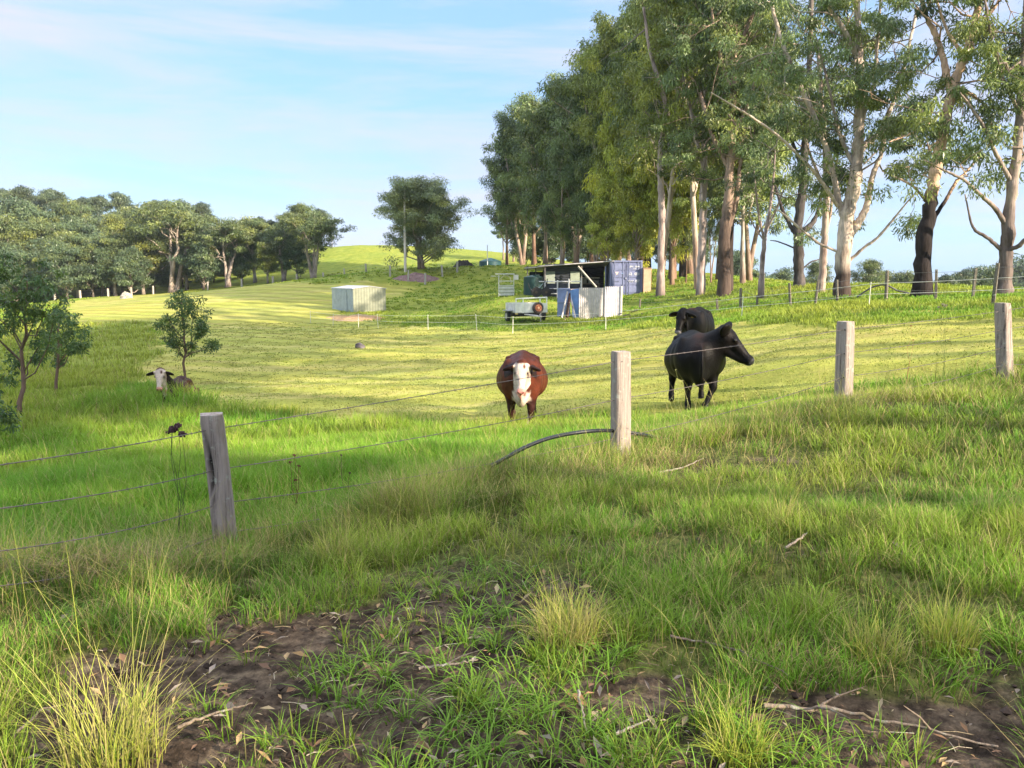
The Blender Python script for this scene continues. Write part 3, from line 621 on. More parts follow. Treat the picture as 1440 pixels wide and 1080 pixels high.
# water tanks
def tank(name, u, v, Y, wd_px, ht_px, col, label, roofh=.2, k=36):
    q = ground_under(u, v, Y); r_ = wd_px*Y/F_PX/2; hh = ht_px*Y/F_PX; q[2] = at(u, v, Y)[2]-.05
    q[1] += r_; o = empty(name, q, label, 'water tank'); m = MB(); zs = np.linspace(0, hh, 57); rr = r_*(1+.012*np.sin(zs/hh*14*2*math.pi))
    m.tube(np.stack([zs*0, zs*0, zs], 1), rr, k, col).build('tank_wall', PAINT, o, True)
    MB().tube([(0, 0, hh-.01), (0, 0, hh+roofh*.5), (0, 0, hh+roofh)], [r_*1.03, r_*.6, r_*.12], k, tuple(np.array(col)*1.1)).build('tank_roof', PAINT, o, True)
    MB().cyl((r_*.3, -r_*.3, hh+roofh*.4), .25, .12, 16, tuple(np.array(col)*.8)).build('hatch', PAINT, o); return o
tank('water_tank', 750, 415, 59.5, 27, 26, (.018, .055, .05), 'dark green ribbed water tank under the porch at the left end of the lean-to', .15)
tank('water_tank', 689, 381.5, 108, 31, 14.5, (.02, .065, .075), 'distant dark teal water tank with a low cone roof alone on the hill', .45)
q = ground_under(685.5, 380, 106.5); MB().tube([(0, 0, -.2), (0, 0, 3.3)], .05, 8, (.6, .6, .6)).build('standpipe', METAL, None, loc=q); tag(bpy.context.scene.objects['standpipe'], 'thin pale standpipe rising behind the distant hill tank', 'pipe')
# kennel like bail frame
q = at(712, 417, 60); o = empty('cattle_bail', q, 'small open white frame stand with a pale panelled base left of the green tank', 'frame')
W2 = .56
for x, y in ((-W2, 0), (W2, 0), (-W2, .9), (W2, .9)): MB().box((x, y, .82), (.06, .06, 1.64), (.62, .61, .55)).build('post', PAINT, o)
m = MB(); corr_sheet(m, (-W2, -.04, .05), (1, 0, 0), Z, 2*W2, .72, .24, .015, (.50, .51, .42), across=False); m.build('base_panel', PAINT, o)
for z in (.82, 1.14): MB().box((0, -.03, z), (2*W2, .05, .05), (.6, .6, .55)).build('rail', PAINT, o)
MB().box((-.1, .42, 1.66), (2*W2+.3, 1.1, .07), (.66, .64, .6)).build('roof_board', PAINT, o); MB().box((W2+.16, .1, 1.42), (.36, .3, .36), (.72, .68, .62)).build('feed_box', PAINT, o)
MB().tube([(-.40, 0, 1.0), (-.38, 0, 1.35), (-.2, 0, 1.52), (.1, 0, 1.53), (.3, 0, 1.4), (.36, 0, 1.0)], .035, 8, (.6, .55, .35)).build('hoop', PAINT, o, True)
MB().box((-W2-.25, .2, 1.5), (.7, .05, .05), (.62, .6, .55)).build('arm', PAINT, o)

# stock yard rails in front of the lean-to
q = at(792, 418, 58.5); o = empty('yard_rails', q, 'white painted pipe stock rails standing in front of the dark lean-to wall', 'fence')
def rx(u): return at(u, 400, 58.5)[0]-q[0]
def rz_(v): return at(792, v, 58.5)[2]-q[2]
for u, t in ((766.5, 395), (784, 394), (800, 392), (817.5, 391), (788, 405)): MB().tube([(rx(u), 0, -.1), (rx(u), 0, rz_(t))], .055, 8, (.62, .60, .60)).build('post', PAINT, o)
for v, a, b in ((396, 758, 817), (406, 766, 800), (413, 766, 784)): MB().tube([(rx(a), 0, rz_(v)), (rx(b), 0, rz_(v))], .04, 8, (.6, .58, .58)).build('rail', PAINT, o)
MB().tube([(rx(786), .0, rz_(408)), (rx(835), .0, rz_(405.5))], .04, 8, (.55, .45, .42)).build('rail', PAINT, o)
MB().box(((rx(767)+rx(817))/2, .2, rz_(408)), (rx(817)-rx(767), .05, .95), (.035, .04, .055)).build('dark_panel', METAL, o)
MB().tube([(rx(747), .1, rz_(407.5)), (rx(757), .1, rz_(406)), (rx(766), .05, rz_(397))], .035, 8, (.3, .36, .36)).build('rail', PAINT, o)
# heap of dark machinery by the tank
q = ground_under(761, 416, 58.2)
o = empty('old_plough', q, 'tangle of dark old farm machinery frames beside the green tank', 'farm machine')
m = MB()
for k in range(9):
    a = np.array([rng.uniform(-.7, .9), rng.uniform(-.3, .3), rng.uniform(.1, .5)]); b = a+np.array([rng.uniform(-.5, .5), rng.uniform(-.2, .2), rng.uniform(.3, 1.1)]); m.tube([a, b], .03, 6, (.03, .03, .035))
m.tube([(-.7, 0, .55), (.9, 0, .6)], .05, 6, (.05, .05, .055)); m.build('frame', METAL, o)
for x in (-.35, .35): MB().tube([(x, -.25, .38), (x, -.17, .38)], .36, 20, (.035, .03, .03)).tube([(x, -.27, .38), (x, -.15, .38)], .10, 12, (.1, .07, .05)).build('wheel', METAL, o)

# blue panels and the corrugated screen
def yx(u, Y=50): return at(u, 430, Y)[0]
q = at(800, 447, 51); o = empty('metal_panel', q, 'faded blue steel door panel leaning beside the white corrugated screen', 'panel')
hh = (448-408)*51/F_PX; MB().box((yx(793, 51)-q[0], .15, hh/2+.1), (18*51/F_PX, .04, hh-.1), (.24, .30, .50)).build('sheet', PAINT, o)
for z in (.12, hh*.55, hh): MB().box((yx(793, 51)-q[0], .11, z), (18.6*51/F_PX, .05, .06), (.32, .37, .55)).build('rib', PAINT, o)
q2 = at(811, 449, 50.3)
MM = Matrix.Rotation(R(-6), 3, 'Y')@Matrix.Rotation(R(-25), 3, 'Z')
o = MB().box((0, 0, .92), (.62, .05, 1.84), (.17, .30, .58), M=MM).box((0, 0, 1.86), (.64, .07, .05), (.2, .33, .6), M=MM).box((-.3, -.02, .9), (.04, .07, 1.8), (.2, .33, .6), M=MM).build('blue_drum_sheet', PAINT, None, loc=q2); tag(o, 'bright blue curved sheet standing tilted against the left end of the corrugated screen', 'sheet')
q = at(845, 448, 50); o = empty('corrugated_screen', q, 'white sunlit corrugated iron screen wall in front of the container', 'screen')
def sc_(u): return at(u, 430, 50)[0]-q[0]
corr_sheet(MB(), (sc_(814), .05, -.15), (1, 0, 0), Z, sc_(853)-sc_(814), (448-405)*50/F_PX+.15, .115, .016, (.62, .56, .54)).build('iron_sheet', METAL, o)
corr_sheet(MB(), (sc_(850), -.02, -.12), (1, 0, 0), Z, sc_(874)-sc_(850), (448-403)*50/F_PX+.1, .115, .016, (.66, .62, .66)).build('iron_sheet', METAL, o)
MB().box((sc_(873.6), -.07, .95), (.10, .10, 2.1), (.68, .64, .6)).build('post', PAINT, o)
MB().tube([(sc_(814), .12, 1.85), (sc_(873), .12, 1.88)], .035, 6, (.4, .36, .33)).build('rail', TIMBER, o)
# leaning planks
for k, (u0, v0, u1, v1, cc, lb) in enumerate(((790, 447, 798, 410, (.55, .53, .52), 'pale plank leaning at the left of the pile against the blue panel'), (795, 449, 801, 413, (.07, .035, .03), 'dark brown plank in the middle of the leaning pile'),
        (798, 446, 802, 412, (.09, .045, .04), 'dark red-brown plank behind the middle of the leaning pile'), (793.5, 451, 800, 431, (.6, .5, .42), 'short pale batten at the foot of the leaning planks'), (809, 447, 802, 417, (.25, .26, .30), 'thin grey batten leaning to the left on the blue sheet'))):
    a = at(u0, v0, 49.6-k*.03); b = at(u1, v1, 50.5-k*.03); t = MB().tube([(0, 0, 0), b-a], .055, 4, cc).build('plank', TIMBER, None, loc=a); tag(t, lb, 'plank', 'planks leaning on the blue panel')

# ---------------------------------------------------------------- box trailer
q = at(747, 452, 47.5); o = empty('box_trailer', q, 'white box trailer with a tube rail and an orange rimmed spare wheel on its front', 'trailer', rz=R(20))
S = 1.0; w2 = .97; bl = 1.75; z0 = .52; z1 = 1.06; WH = (.86, .84, .76); m = MB()
m.box((0, 0, (z0+z1)/2), (2*w2, .04, z1-z0), WH).build('front_panel', PAINT, o)
MB().box((0, bl, (z0+z1)/2), (2*w2, .04, z1-z0), WH).build('tail_gate', PAINT, o)
for s in (-1, 1):
    MB().box((s*(w2-.022), bl/2, (z0+z1)/2), (.04, bl-.05, z1-z0), (.60, .58, .55)).build('side_panel', PAINT, o)
    MB().box((s*(w2+.16), bl*.55, .62), (.30, .95, .05), (.3, .3, .3)).build('mudguard', PAINT, o)
    wx_ = s*(w2+.16); wh = MB().tube([(wx_-.1, bl*.55, .3), (wx_-.07, bl*.55, .3), (wx_+.07, bl*.55, .3), (wx_+.1, bl*.55, .3)], [.28, .32, .32, .28], 28, (.02, .02, .02)).build('wheel', PAINT, o, False)
    MB().tube([(wx_-.105, bl*.55, .3), (wx_+.105, bl*.55, .3)], .17, 18, (.45, .42, .38)).build('rim', METAL, wh)
MB().box((0, bl/2, z0-.02), (2*w2, bl, .05), (.15, .14, .13)).build('floor', METAL, o)
m = MB()
for x in (-w2, -w2*.55, w2*.55, w2): m.box((x, -.045, (z0+1.36)/2+(.02 if x > 0 else 0)), (.055, .05, 1.36-z0+.04), WH)
m.tube([(-w2-.02, -.045, 1.34), (w2+.02, -.045, 1.40)], .04, 8, WH); m.build('tube_rail', PAINT, o)
sp_ = MB().tube([(.36, -.06, .80), (.36, -.09, .80), (.36, -.22, .80), (.36, -.25, .80)], [.30, .335, .335, .30], 32, (.07, .045, .04)).build('spare_wheel', PAINT, o)
MB().tube([(.36, -.255, .80), (.36, -.262, .80)], .205, 24, (.62, .20, .09)).build('rim', PAINT, sp_)
m = MB().tube([(.36, -.262, .80), (.36, -.285, .80)], .055, 12, (.7, .5, .3))
for k in range(5): a = k*2*math.pi/5; m.tube([(.36+.12*math.cos(a), -.262, .80+.12*math.sin(a)), (.36+.12*math.cos(a), -.27, .80+.12*math.sin(a))], .028, 8, (.05, .03, .02))
m.build('hub', PAINT, sp_)
MB().tube([(-w2*.45, -.05, .42), (.1, -1.05, .36)], .045, 6, (.60, .56, .54)).tube([(w2*.6, -.05, .45), (.1, -1.05, .36)], .045, 6, (.60, .56, .54)).box((.1, -1.12, .36), (.12, .3, .09), (.3, .28, .28)).build('drawbar', METAL, o)
MB().box((0, bl*.4, z0-.14), (1.7, bl*.8, .16), (.02, .02, .02)).tube([(-w2-.1, bl*.55, .3), (w2+.1, bl*.55, .3)], .035, 8, (.02, .02, .02)).build('chassis', METAL, o)
MB().tube([(.2, -1.0, .0), (.2, -1.0, .5)], .03, 8, (.3, .3, .3)).build('jockey_stand', METAL, o)
for x in (-.95, 1.0): MB().box((x, -.06, .47), (.16, .05, .08), (.6, .45, .15)).build('marker_light', PAINT, o)

# ---------------------------------------------------------------- mulch heap, soil bank, logs and lumps
def heap(name, c, rx_, ry_, hh, col, label, cat, seed=0, rz=0, rough=.35, mat=None, kind=None):
    n, k = 22, 48; t = np.linspace(0, 1, n)[:, None]; a = np.arange(k)[None]/k*2*math.pi
    x = t*np.cos(a)*rx_; y = t*np.sin(a)*ry_; z = hh*(1-t**1.6)*(1+rough*(fbm(x/rx_*3+seed, y/ry_*3, seed, 4)-.5)*2)-.12*t+(fbm(x*6, y*6+seed, seed, 3)-.5)*.25*hh
    ca, sa = math.cos(rz), math.sin(rz); X = x*ca-y*sa; Y = x*sa+y*ca
    Zg = H((X+c[0]).ravel(), (Y+c[1]).ravel()).reshape(X.shape)-c[2]
    v = np.stack([X, Y, z+Zg], -1).reshape(-1, 3); i = np.arange(n-1)[:, None]*k; j = np.arange(k)[None]; j2 = (j+1) % k
    cc = np.array(col)*(.7+.6*fbm(v[:, 0]*5, v[:, 1]*5, seed+3, 3))[:, None]
    o = MB().add(v, np.stack([i+j, i+j2, i+k+j2, i+k+j], -1).reshape(-1, 4)[:, ::-1], cc).build(name, mat or HEAP, None, True, c); return tag(o, label, cat, kind=kind)
HEAP = vmat('loose_heap', .95, .1, .45, 9, .03)
heap('mulch_heap', ground_under(503, 446, 61), 2.6, 2.2, .28, (.42, .27, .15), 'low spread of pale orange-brown mulch in front of the small shed', 'mulch', 4)
heap('mulch_heap', ground_under(478, 441, 62), 2.0, 1.6, .10, (.40, .27, .14), 'thin scatter of dry litter left of the mulch by the shed', 'mulch', 9)
heap('soil_bank', ground_under(585, 388, 87), 2.8, 1.4, .55, (.26, .17, .16), 'purple-brown bare earth bank around the foot of the round gum tree', 'soil bank', 5)
heap('bush_clump', ground_under(652, 382, 100), 1.6, 1.2, 1.0, (.05, .045, .04), 'dark round mound of scrub left of the hill tank', 'bush', 6)
HEAPROCK = vmat('stump_wood', .95, .1, .5, 5, .04)
def lump(name, u, v, Y, r_, label, cat, seed, col=(.22, .19, .19), sq=.7):
    q = ground_under(u, v, Y); n, k = 14, 24; ph = np.linspace(-.4, math.pi/2, n)[:, None]; a = np.arange(k)[None]/k*2*math.pi
    x = np.cos(ph)*np.cos(a); y = np.cos(ph)*np.sin(a); z = np.sin(ph)*sq+x*0; rr = r_*(1+.7*(fbm(x*2.5+seed*3, y*2.5+z*3, seed, 4)-.5))
    vv = np.stack([x*rr, y*rr, z*rr], -1).reshape(-1, 3); i = np.arange(n-1)[:, None]*k; j = np.arange(k)[None]; j2 = (j+1) % k
    cc = np.array(col)*(.4+1.3*fbm(vv[:, 0]*6, vv[:, 2]*6+vv[:, 1]*6, seed+2, 3))[:, None]
    return tag(MB().add(vv, np.stack([i+j, i+j2, i+k+j2, i+k+j], -1).reshape(-1, 4), cc).build(name, HEAPROCK, None, True, q), label, cat)
lump('tree_stump', 506, 486, 38, .24, 'grey weathered stump in the mown paddock below the small shed', 'stump', 3, (.14, .12, .125), 1.0)
lump('tree_stump', 178, 422, 105, .8, 'pale stump in a tuft of long grass far up the mown field', 'stump', 8, (.4, .36, .3), 1.0)
# fallen dead branch and sticks
def stick(path, r0, label, nm='fallen_stick', col=(.24, .19, .15), fork=0, seed=0):
    q = np.random.default_rng(seed+50); p = [hit(u, v) for u, v in path]; p = np.array([(x, y, h1(x, y)+r0*1.6+dz) for (x, y), dz in zip(p, [.012+.03*q.random() for _ in path])])
    t = np.linspace(0, 1, len(p)); tt = np.linspace(0, 1, 22); s = np.stack([np.interp(tt, t, p[:, i]) for i in range(3)], 1); s += q.normal(0, r0*.35, s.shape)
    m = MB().tube(s-s[0], np.linspace(r0, r0*.4, 22), 7, col)
    for k in range(fork):
        i = q.integers(5, 18); d = q.normal(0, 1, 3); d[2] = abs(d[2])*.5; d /= np.linalg.norm(d); m.tube([s[i]-s[0], s[i]-s[0]+d*.08+[0, 0, .01], s[i]-s[0]+d*.2], [r0*.5, r0*.4, r0*.15], 5, col)
    return tag(m.build(nm, TIMBER, None, True, s[0]), label, 'stick', 'fallen sticks on the near ground')
stick([(1075,1012),(1130,1010),(1175,1012),(1235,1028),(1300,1045),(1400,1068)], .009, 'longest grey-pink stick lying on bare earth at the lower right', fork=3, seed=1)
stick([(250,1040),(300,1018),(355,1003)], .007, 'thin pale stick on the mud left of the foreground centre', seed=2)
stick([(590,948),(640,950),(672,938)], .007, 'bleached curled stick in the grass at the centre of the mud', col=(.30, .25, .2), fork=1, seed=3)
stick([(865,1043),(912,1027)], .006, 'short bleached stick right of centre at the bottom edge', col=(.42, .37, .33), seed=4)
stick([(812,990),(818,1020),(826,1040)], .006, 'short pale stick standing across the grass near the bottom centre', col=(.36, .31, .26), seed=5)
stick([(942,908),(1000,915),(1040,935),(1110,965)], .006, 'dark thin stick half hidden in grass right of the big tussock', seed=6)
stick([(925,672),(960,664),(990,652)], .010, 'grey broken stick in the long grass right of the middle fence post', col=(.33, .28, .24), seed=7)
stick([(1105,778),(1128,768),(1135,757)], .008, 'small curved grey stick in the grass at right of centre', col=(.36, .3, .26), seed=8)
stick([(420,727),(455,718),(500,712)], .010, 'grey dead branch in the thatch right of the leaning post', col=(.36, .31, .27), fork=2, seed=9)
stick([(15,808),(60,806),(100,800)], .010, 'dark dead branch in the grass at the lower left edge', col=(.10, .08, .08), fork=5, seed=10)
stick([(20,1050),(60,1012),(95,1008)], .006, 'thin twig at the bottom left corner by the tussock', seed=11)
stick([(560,880),(565,900),(545,925)], .004, 'fine dry twig on the mud above the tussock of green', seed=12)
q = ground_under(888, 430, 47); m = MB()
for k in range(12):
    a = np.array([rng.uniform(-.9, 1.6), rng.uniform(-.3, .3), rng.uniform(.05, .3)]); m.tube([a, a+np.array([rng.uniform(.2, .9), 0, rng.uniform(-.1, .2)])], .03, 5, (.12, .10, .09))
tag(m.build('branch_pile', TIMBER, None, False, q), 'low pile of dark dead branches in the grass right of the corrugated screen', 'branches')
# ---------------------------------------------------------------- cattle: one smooth surface each, from blended volumes
def surface_nets(Fv, org, h):
    nx, ny, nz = Fv.shape; ins = Fv < 0
    cnt = np.zeros((nx-1, ny-1, nz-1)); acc = np.zeros((nx-1, ny-1, nz-1, 3))
    def sl(a, d): return a[d[0]:a.shape[0]-1+d[0] or None, d[1]:a.shape[1]-1+d[1] or None, d[2]:a.shape[2]-1+d[2] or None]
    cs = [(i, j, k) for i in (0, 1) for j in (0, 1) for k in (0, 1)]
    for a in cs:
        for ax in range(3):
            if a[ax]: continue
            b = list(a); b[ax] = 1; fa = sl(Fv, a); fb = sl(Fv, b); m = (fa < 0) != (fb < 0); t = np.where(m, fa/np.where(m, fa-fb, 1), 0)
            for q in range(3): acc[..., q] += m*(a[q]+(t if q == ax else 0))
            cnt += m
    act = cnt > 0; idx = np.full(act.shape, -1); idx[act] = np.arange(act.sum())
    ijk = np.argwhere(act); v = (ijk+acc[act]/cnt[act][:, None])*h+org; quads = []
    for ax in range(3):
        o1, o2 = [(1, 2), (2, 0), (0, 1)][ax]
        s0 = [slice(0, -1)]*3; s0 = list(s0); lo_ = [slice(None)]*3
        A_ = ins[tuple(slice(0, -1) if q == ax else slice(None) for q in range(3))]; B_ = ins[tuple(slice(1, None) if q == ax else slice(None) for q in range(3))]
        e = np.argwhere(A_ != B_); e = e[(e[:, o1] > 0) & (e[:, o2] > 0) & (e[:, o1] < Fv.shape[o1]-1) & (e[:, o2] < Fv.shape[o2]-1)]
        fl = A_[tuple(e.T)]; u1 = np.eye(3, dtype=int)[o1]; u2 = np.eye(3, dtype=int)[o2]
        q = np.stack([idx[tuple((e-u1-u2).T)], idx[tuple((e-u2).T)], idx[tuple(e.T)], idx[tuple((e-u1).T)]], 1)
        q[~fl] = q[~fl][:, ::-1]; quads.append(q)
    return v, np.concatenate(quads)
class Blob:
    def __init__(s, lo_, hi, h): s.lo = np.array(lo_, float); s.h = h; s.n = (np.ceil((np.array(hi)-s.lo)/h)).astype(int); g = [s.lo[i]+np.arange(s.n[i])*h for i in range(3)]; s.g = np.stack(np.meshgrid(*g, indexing='ij'), -1).astype(np.float32); s.F = np.full(tuple(s.n), 1e3, np.float32)
    def add(s, d, sub, k):
        f = s.F[sub]; hh = np.maximum(k-np.abs(f-d), 0)/k; s.F[sub] = np.minimum(f, d)-hh*hh*k*.25
    def sub(s, pmin, pmax, pad): 
        a = np.clip(((pmin-pad-s.lo)/s.h).astype(int), 0, s.n); b = np.clip(((pmax+pad-s.lo)/s.h).astype(int)+2, 0, s.n); return tuple(slice(i, j) for i, j in zip(a, b))
    def cone(s, a, b, r1, r2, k=.05, sq=None):
        a = np.array(a, float); b = np.array(b, float); r = max(r1, r2); sb = s.sub(np.minimum(a, b)-r, np.maximum(a, b)+r, .12+k); g = s.g[sb]; ab = b-a; t = np.clip(((g-a)@ab)/(ab@ab), 0, 1)
        s.add(np.linalg.norm(g-a-t[..., None]*ab, axis=-1)-(r1+(r2-r1)*t), sb, k)
    def ell(s, c, r, k=.06, M=None):
        c = np.array(c, float); r = np.array(r, float); m = r.max(); sb = s.sub(c-m, c+m, .12+k); g = s.g[sb]-c
        if M is not None: g = g@M
        q = g/r; l = np.linalg.norm(q, axis=-1); l2 = np.linalg.norm(q/r, axis=-1)+1e-6; s.add(l*(l-1)/l2, sb, k)
COATM = MT('cattle_coat', .52, .12); _a = COATM.attr().outputs['Color']; _n = COATM.noise(38, 4, .6); _n2 = COATM.noise(5, 3, .5)
COATM.base(COATM.mix(1, COATM.mix(1, _a, COATM.ramp(_n, [(.3, g3(.75)), (.7, g3(1.15))]), 'MULTIPLY'), COATM.ramp(_n2, [(.3, g3(.7)), (.7, g3(1.3))]), 'MULTIPLY')).bump(_n, .6, .012)
COATM.b.inputs['Sheen Weight'].default_value = .0
EYE_M = MT('eye_glass', .1, .6, 0, (.01, .008, .006)).m
def cow(name, feet, hpos, hdir, wide, paint, neck0=(.72, 0, 1.08), lying=False, ear_droop=0.32, hs=1.0, h=.017, roll=0, deep=1.0, nk_=1.0):
    B = Blob((-1.35, -1.15, -.05), (1.75, 1.15, 1.75), h); W_ = wide; zb = -.52 if lying else 0
    E = lambda c, r, k=.085: B.ell((c[0], c[1], c[2]+zb), r, k)
    E((0, 0, .96), (.86, .42*W_, .40*deep)); E((-.12, 0, .86), (.66, .49*W_, .40*deep)); E((.50, 0, .94), (.42, .35*W_, .42)); E((-.66, 0, 1.02), (.40, .34*W_, .34))
    E((.42, 0, 1.28), (.34, .08, .11)); E((-.1, 0, 1.29), (.65, .07, .08)); E((-.55, 0, 1.29), (.30, .10, .08)); E((.95, 0, .92), (.20, .045, .30), .06); E((.74, 0, .62), (.16, .09, .16), .07)
    for s in (-1, 1): E((-.50, s*.27*W_, 1.23), (.09, .07, .06), .05); E((.50, s*.25*W_, 1.02), (.17, .12, .32), .07); E((.30, s*.33*W_, .95), (.10, .08, .25), .06); E((-.75, s*.20*W_, .98), (.26, .16, .30))
    E((.82, 0, .78), (.17, .16, .24)); E((.80, 0, 1.02), (.22, .22, .26))
    hp = np.array(hpos, float); hd = np.array(hdir, float); hd /= np.linalg.norm(hd); n0 = np.array(neck0)+np.array([0, 0, zb])
    nb_ = hp-hd*.02
    B.cone(n0, nb_, .27*nk_, .125*hs, .12); B.cone(n0+np.array([.02, 0, -.16]), nb_+hd*.06-np.array([0, 0, .10]), .17, .10*hs, .10)
    lat = np.cross(np.array([0, 0, 1.]), hd); lat /= np.linalg.norm(lat); up = np.cross(hd, lat)
    if roll: lat, up = lat*math.cos(roll)+up*math.sin(roll), up*math.cos(roll)-lat*math.sin(roll)
    M = np.stack([hd, lat, up], 1)                      # local -> world columns
    hw = lambda x, y, z: hp+M@(np.array([x, y, z])*hs)
    B.ell(hw(.03, 0, .0), np.array((.15, .128, .125))*hs, .05, M); B.cone(hw(.06, 0, .02), hw(.36, 0, -.02), .104*hs, .064*hs, .04)
    B.ell(hw(.44, 0, -.03), np.array((.075, .085, .072))*hs, .04, M); B.cone(hw(.03, 0, -.14), hw(.38, 0, -.085), .085*hs, .045*hs, .04); B.ell(hw(-.05, 0, .08), np.array((.07, .06, .05))*hs, .05, M)
    for s in (-1, 1):
        B.ell(hw(.13, s*.085, .055), np.array((.05, .035, .035))*hs, .03, M); B.ell(hw(.475, s*.045, .005), np.array((.03, .026, .025))*hs, .02, M)
        ed = M@np.array([.0, s*1.0, -.05])+np.array([0, 0, -ear_droop]); ed /= np.linalg.norm(ed); nrm = hd*.85+np.array([0, 0, -.25]); nrm = nrm-ed*(nrm@ed); nrm /= np.linalg.norm(nrm); eu = np.cross(ed, nrm)
        ME = np.stack([ed, eu, nrm], 1); B.ell(hw(-.01, s*.105, .045)+ed*.125*hs, np.array((.145, .092, .036))*hs, .03, ME)
    for (sh, kn, ft, hind) in feet:
        sh, kn, ft = [np.array(q, float) for q in (sh, kn, ft)]
        if hind: B.cone(sh, kn+np.array([.12, 0, .22]), .20, .12, .1); B.cone(kn+np.array([.12, 0, .22]), kn, .11, .066, .06)
        else: B.cone(sh, kn+np.array([0, 0, .06]), .15, .075, .09)
        B.ell(kn, (.066, .062, .075), .04); fk = ft+np.array([-.02, 0, .13]); B.cone(kn, fk, .058, .046, .04); B.ell(fk, (.058, .056, .055), .03)
        B.cone(fk, ft+np.array([.02, 0, .05]), .048, .058, .03); B.ell(ft+np.array([.03, 0, .03]), (.085, .06, .045), .02)
    if lying:
        for s in (-1, 1): B.cone((.55, s*.3, .30), (.95, s*.33, .12), .14, .08, .08); B.cone((.95, s*.33, .10), (.62, s*.36, .06), .07, .05, .05); B.cone((-.55, s*.36, .35), (-.15, s*.5, .15), .2, .1, .1)
    else:
        B.cone((-1.0, 0, 1.2), (-1.12, .02, 1.0), .055, .035, .05); B.cone((-1.12, .02, 1.0), (-1.10, .03, .55), .032, .022, .02); B.ell((-1.09, .03, .44), (.05, .045, .14), .03)
    v, f = surface_nets(B.F, B.lo, B.h)
    for _ in range(2):
        ce = v[f].mean(1); ac = np.zeros_like(v); ct = np.zeros(len(v))
        for q_ in range(4): np.add.at(ac, f[:, q_], ce); np.add.at(ct, f[:, q_], 1)
        v = v*.3+.7*ac/np.maximum(ct, 1)[:, None]
    loc = (v-hp)@M/hs
    col = paint(v, loc)
    mb = MB().add(v, f, col); return mb, M, hw, hp
def eyes_and_tag(o, M, hw, hs=1, tag_side=1, tagc=(.75, .55, .12)):
    for s in (-1, 1):
        m = MB(); c = hw(.135, s*.112, .058); n, k = 8, 12
        ph = np.linspace(-math.pi/2, math.pi/2, n)[:, None]; a = np.arange(k)[None]/k*2*math.pi; r_ = .021*hs
        vv = np.stack([np.cos(ph)*np.cos(a)*r_*1.2, np.cos(ph)*np.sin(a)*r_*.8, np.sin(ph)*r_+a*0], -1).reshape(-1, 3)@M.T+c
        i = np.arange(n-1)[:, None]*k; j = np.arange(k)[None]; j2 = (j+1) % k; m.add(vv, np.stack([i+j, i+j2, i+k+j2, i+k+j], -1).reshape(-1, 4)); m.build('eye', EYE_M, o, True)
    if tag_side:
        c = hw(.035, tag_side*.235, -.0); q = [c+M@np.array([.012, y, z]) for y, z in ((-.028, -.055), (.028, -.055), (.022, .02), (-.022, .02))]; q2 = [p_+M@np.array([.006, 0, 0]) for p_ in q]
        MB().add(np.array(q+q2), [(0,1,2,3),(7,6,5,4),(0,4,5,1),(1,5,6,2),(2,6,7,3),(3,7,4,0)], tagc).build('ear_tag', PAINT, o)
def sm(x, a, b): t = np.clip((x-a)/(b-a), 0, 1); return t*t*(3-2*t)
WHT = np.array([.60, .47, .40]); BRN = np.array([.085, .021, .011]); BLK = np.array([.0035, .003, .0033]); PNK = np.array([.62, .27, .22])
def nse(v, s, k): return fbm(v[:, 0]*s+v[:, 2]*s*.7, v[:, 1]*s+v[:, 2]*s, k, 3)
def paint_brown(v, l):
    n_ = nse(v, 7, 5); c = np.tile(BRN, (len(v), 1)); c *= (.8+.5*n_)[:, None]
    def lay(m, col): nonlocal c; c = c*(1-m)[:, None]+np.array(col)*m[:, None]
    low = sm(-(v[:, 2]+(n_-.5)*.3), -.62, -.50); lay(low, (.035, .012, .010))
    ch = (sm(v[:, 0]+(n_-.5)*.2, .62, .72))*sm(-(v[:, 2]+(n_-.5)*.15), -.80, -.75)*sm(v[:, 2], .46, .52)*sm(-np.abs(v[:, 1]+(n_-.5)*.15), -.19, -.15)*(1-sm(-np.abs(v[:, 1]), -.12, -.06)*sm(v[:, 2]+(n_-.5)*.2, .68, .74)); lay(ch, WHT*.95)  # white chest patch left brown under the jaw, painting in the chin shadow
    sock = sm(-v[:, 2]+(n_-.5)*.3, -.36, -.28)*((np.abs(v[:, 1]) < .135)); lay(sock*(v[:, 0] > 0), WHT*.9)
    head = (l[:, 0] > -.10) & (l[:, 0] < .56) & (np.abs(l[:, 1]) < .155) & (l[:, 2] > -.2+.25*np.clip(.1-l[:, 0], 0, 1)) & (l[:, 2] < .25)
    lay(head*1.0*sm(l[:, 0]+(n_-.5)*.1, -.08, -.04), WHT)
    sp = np.exp(-(((l[:, 0]-.03)/.05)**2+((l[:, 1]-.055)/.028)**2)**2)*(l[:, 2] > 0); lay(sp*head, BRN*.8)
    ey = np.exp(-(((l[:, 0]-.14)/.045)**2+((np.abs(l[:, 1])-.115)/.03)**2)); lay(ey*.85, (.06, .03, .02))
    nos = sm(l[:, 0], .40, .44)*head; lay(nos, PNK); nn_ = np.exp(-(((l[:, 2]-.015)/.02)**2+((np.abs(l[:, 1])-.045)/.022)**2))*(l[:, 0] > .48); lay(nn_, (.10, .03, .03))
    mo = (l[:, 0] > .36)*np.exp(-((l[:, 2]+.095)/.012)**2); lay(mo*.7*head, (.12, .06, .05))
    ear = (np.abs(l[:, 1]) > .165) & (l[:, 0] > -.14) & (l[:, 0] < .12) & (np.abs(l[:, 2]) < .3) & (np.abs(l[:, 1]) < .42); lay(ear*1.0, (.02, .010, .010))
    return c
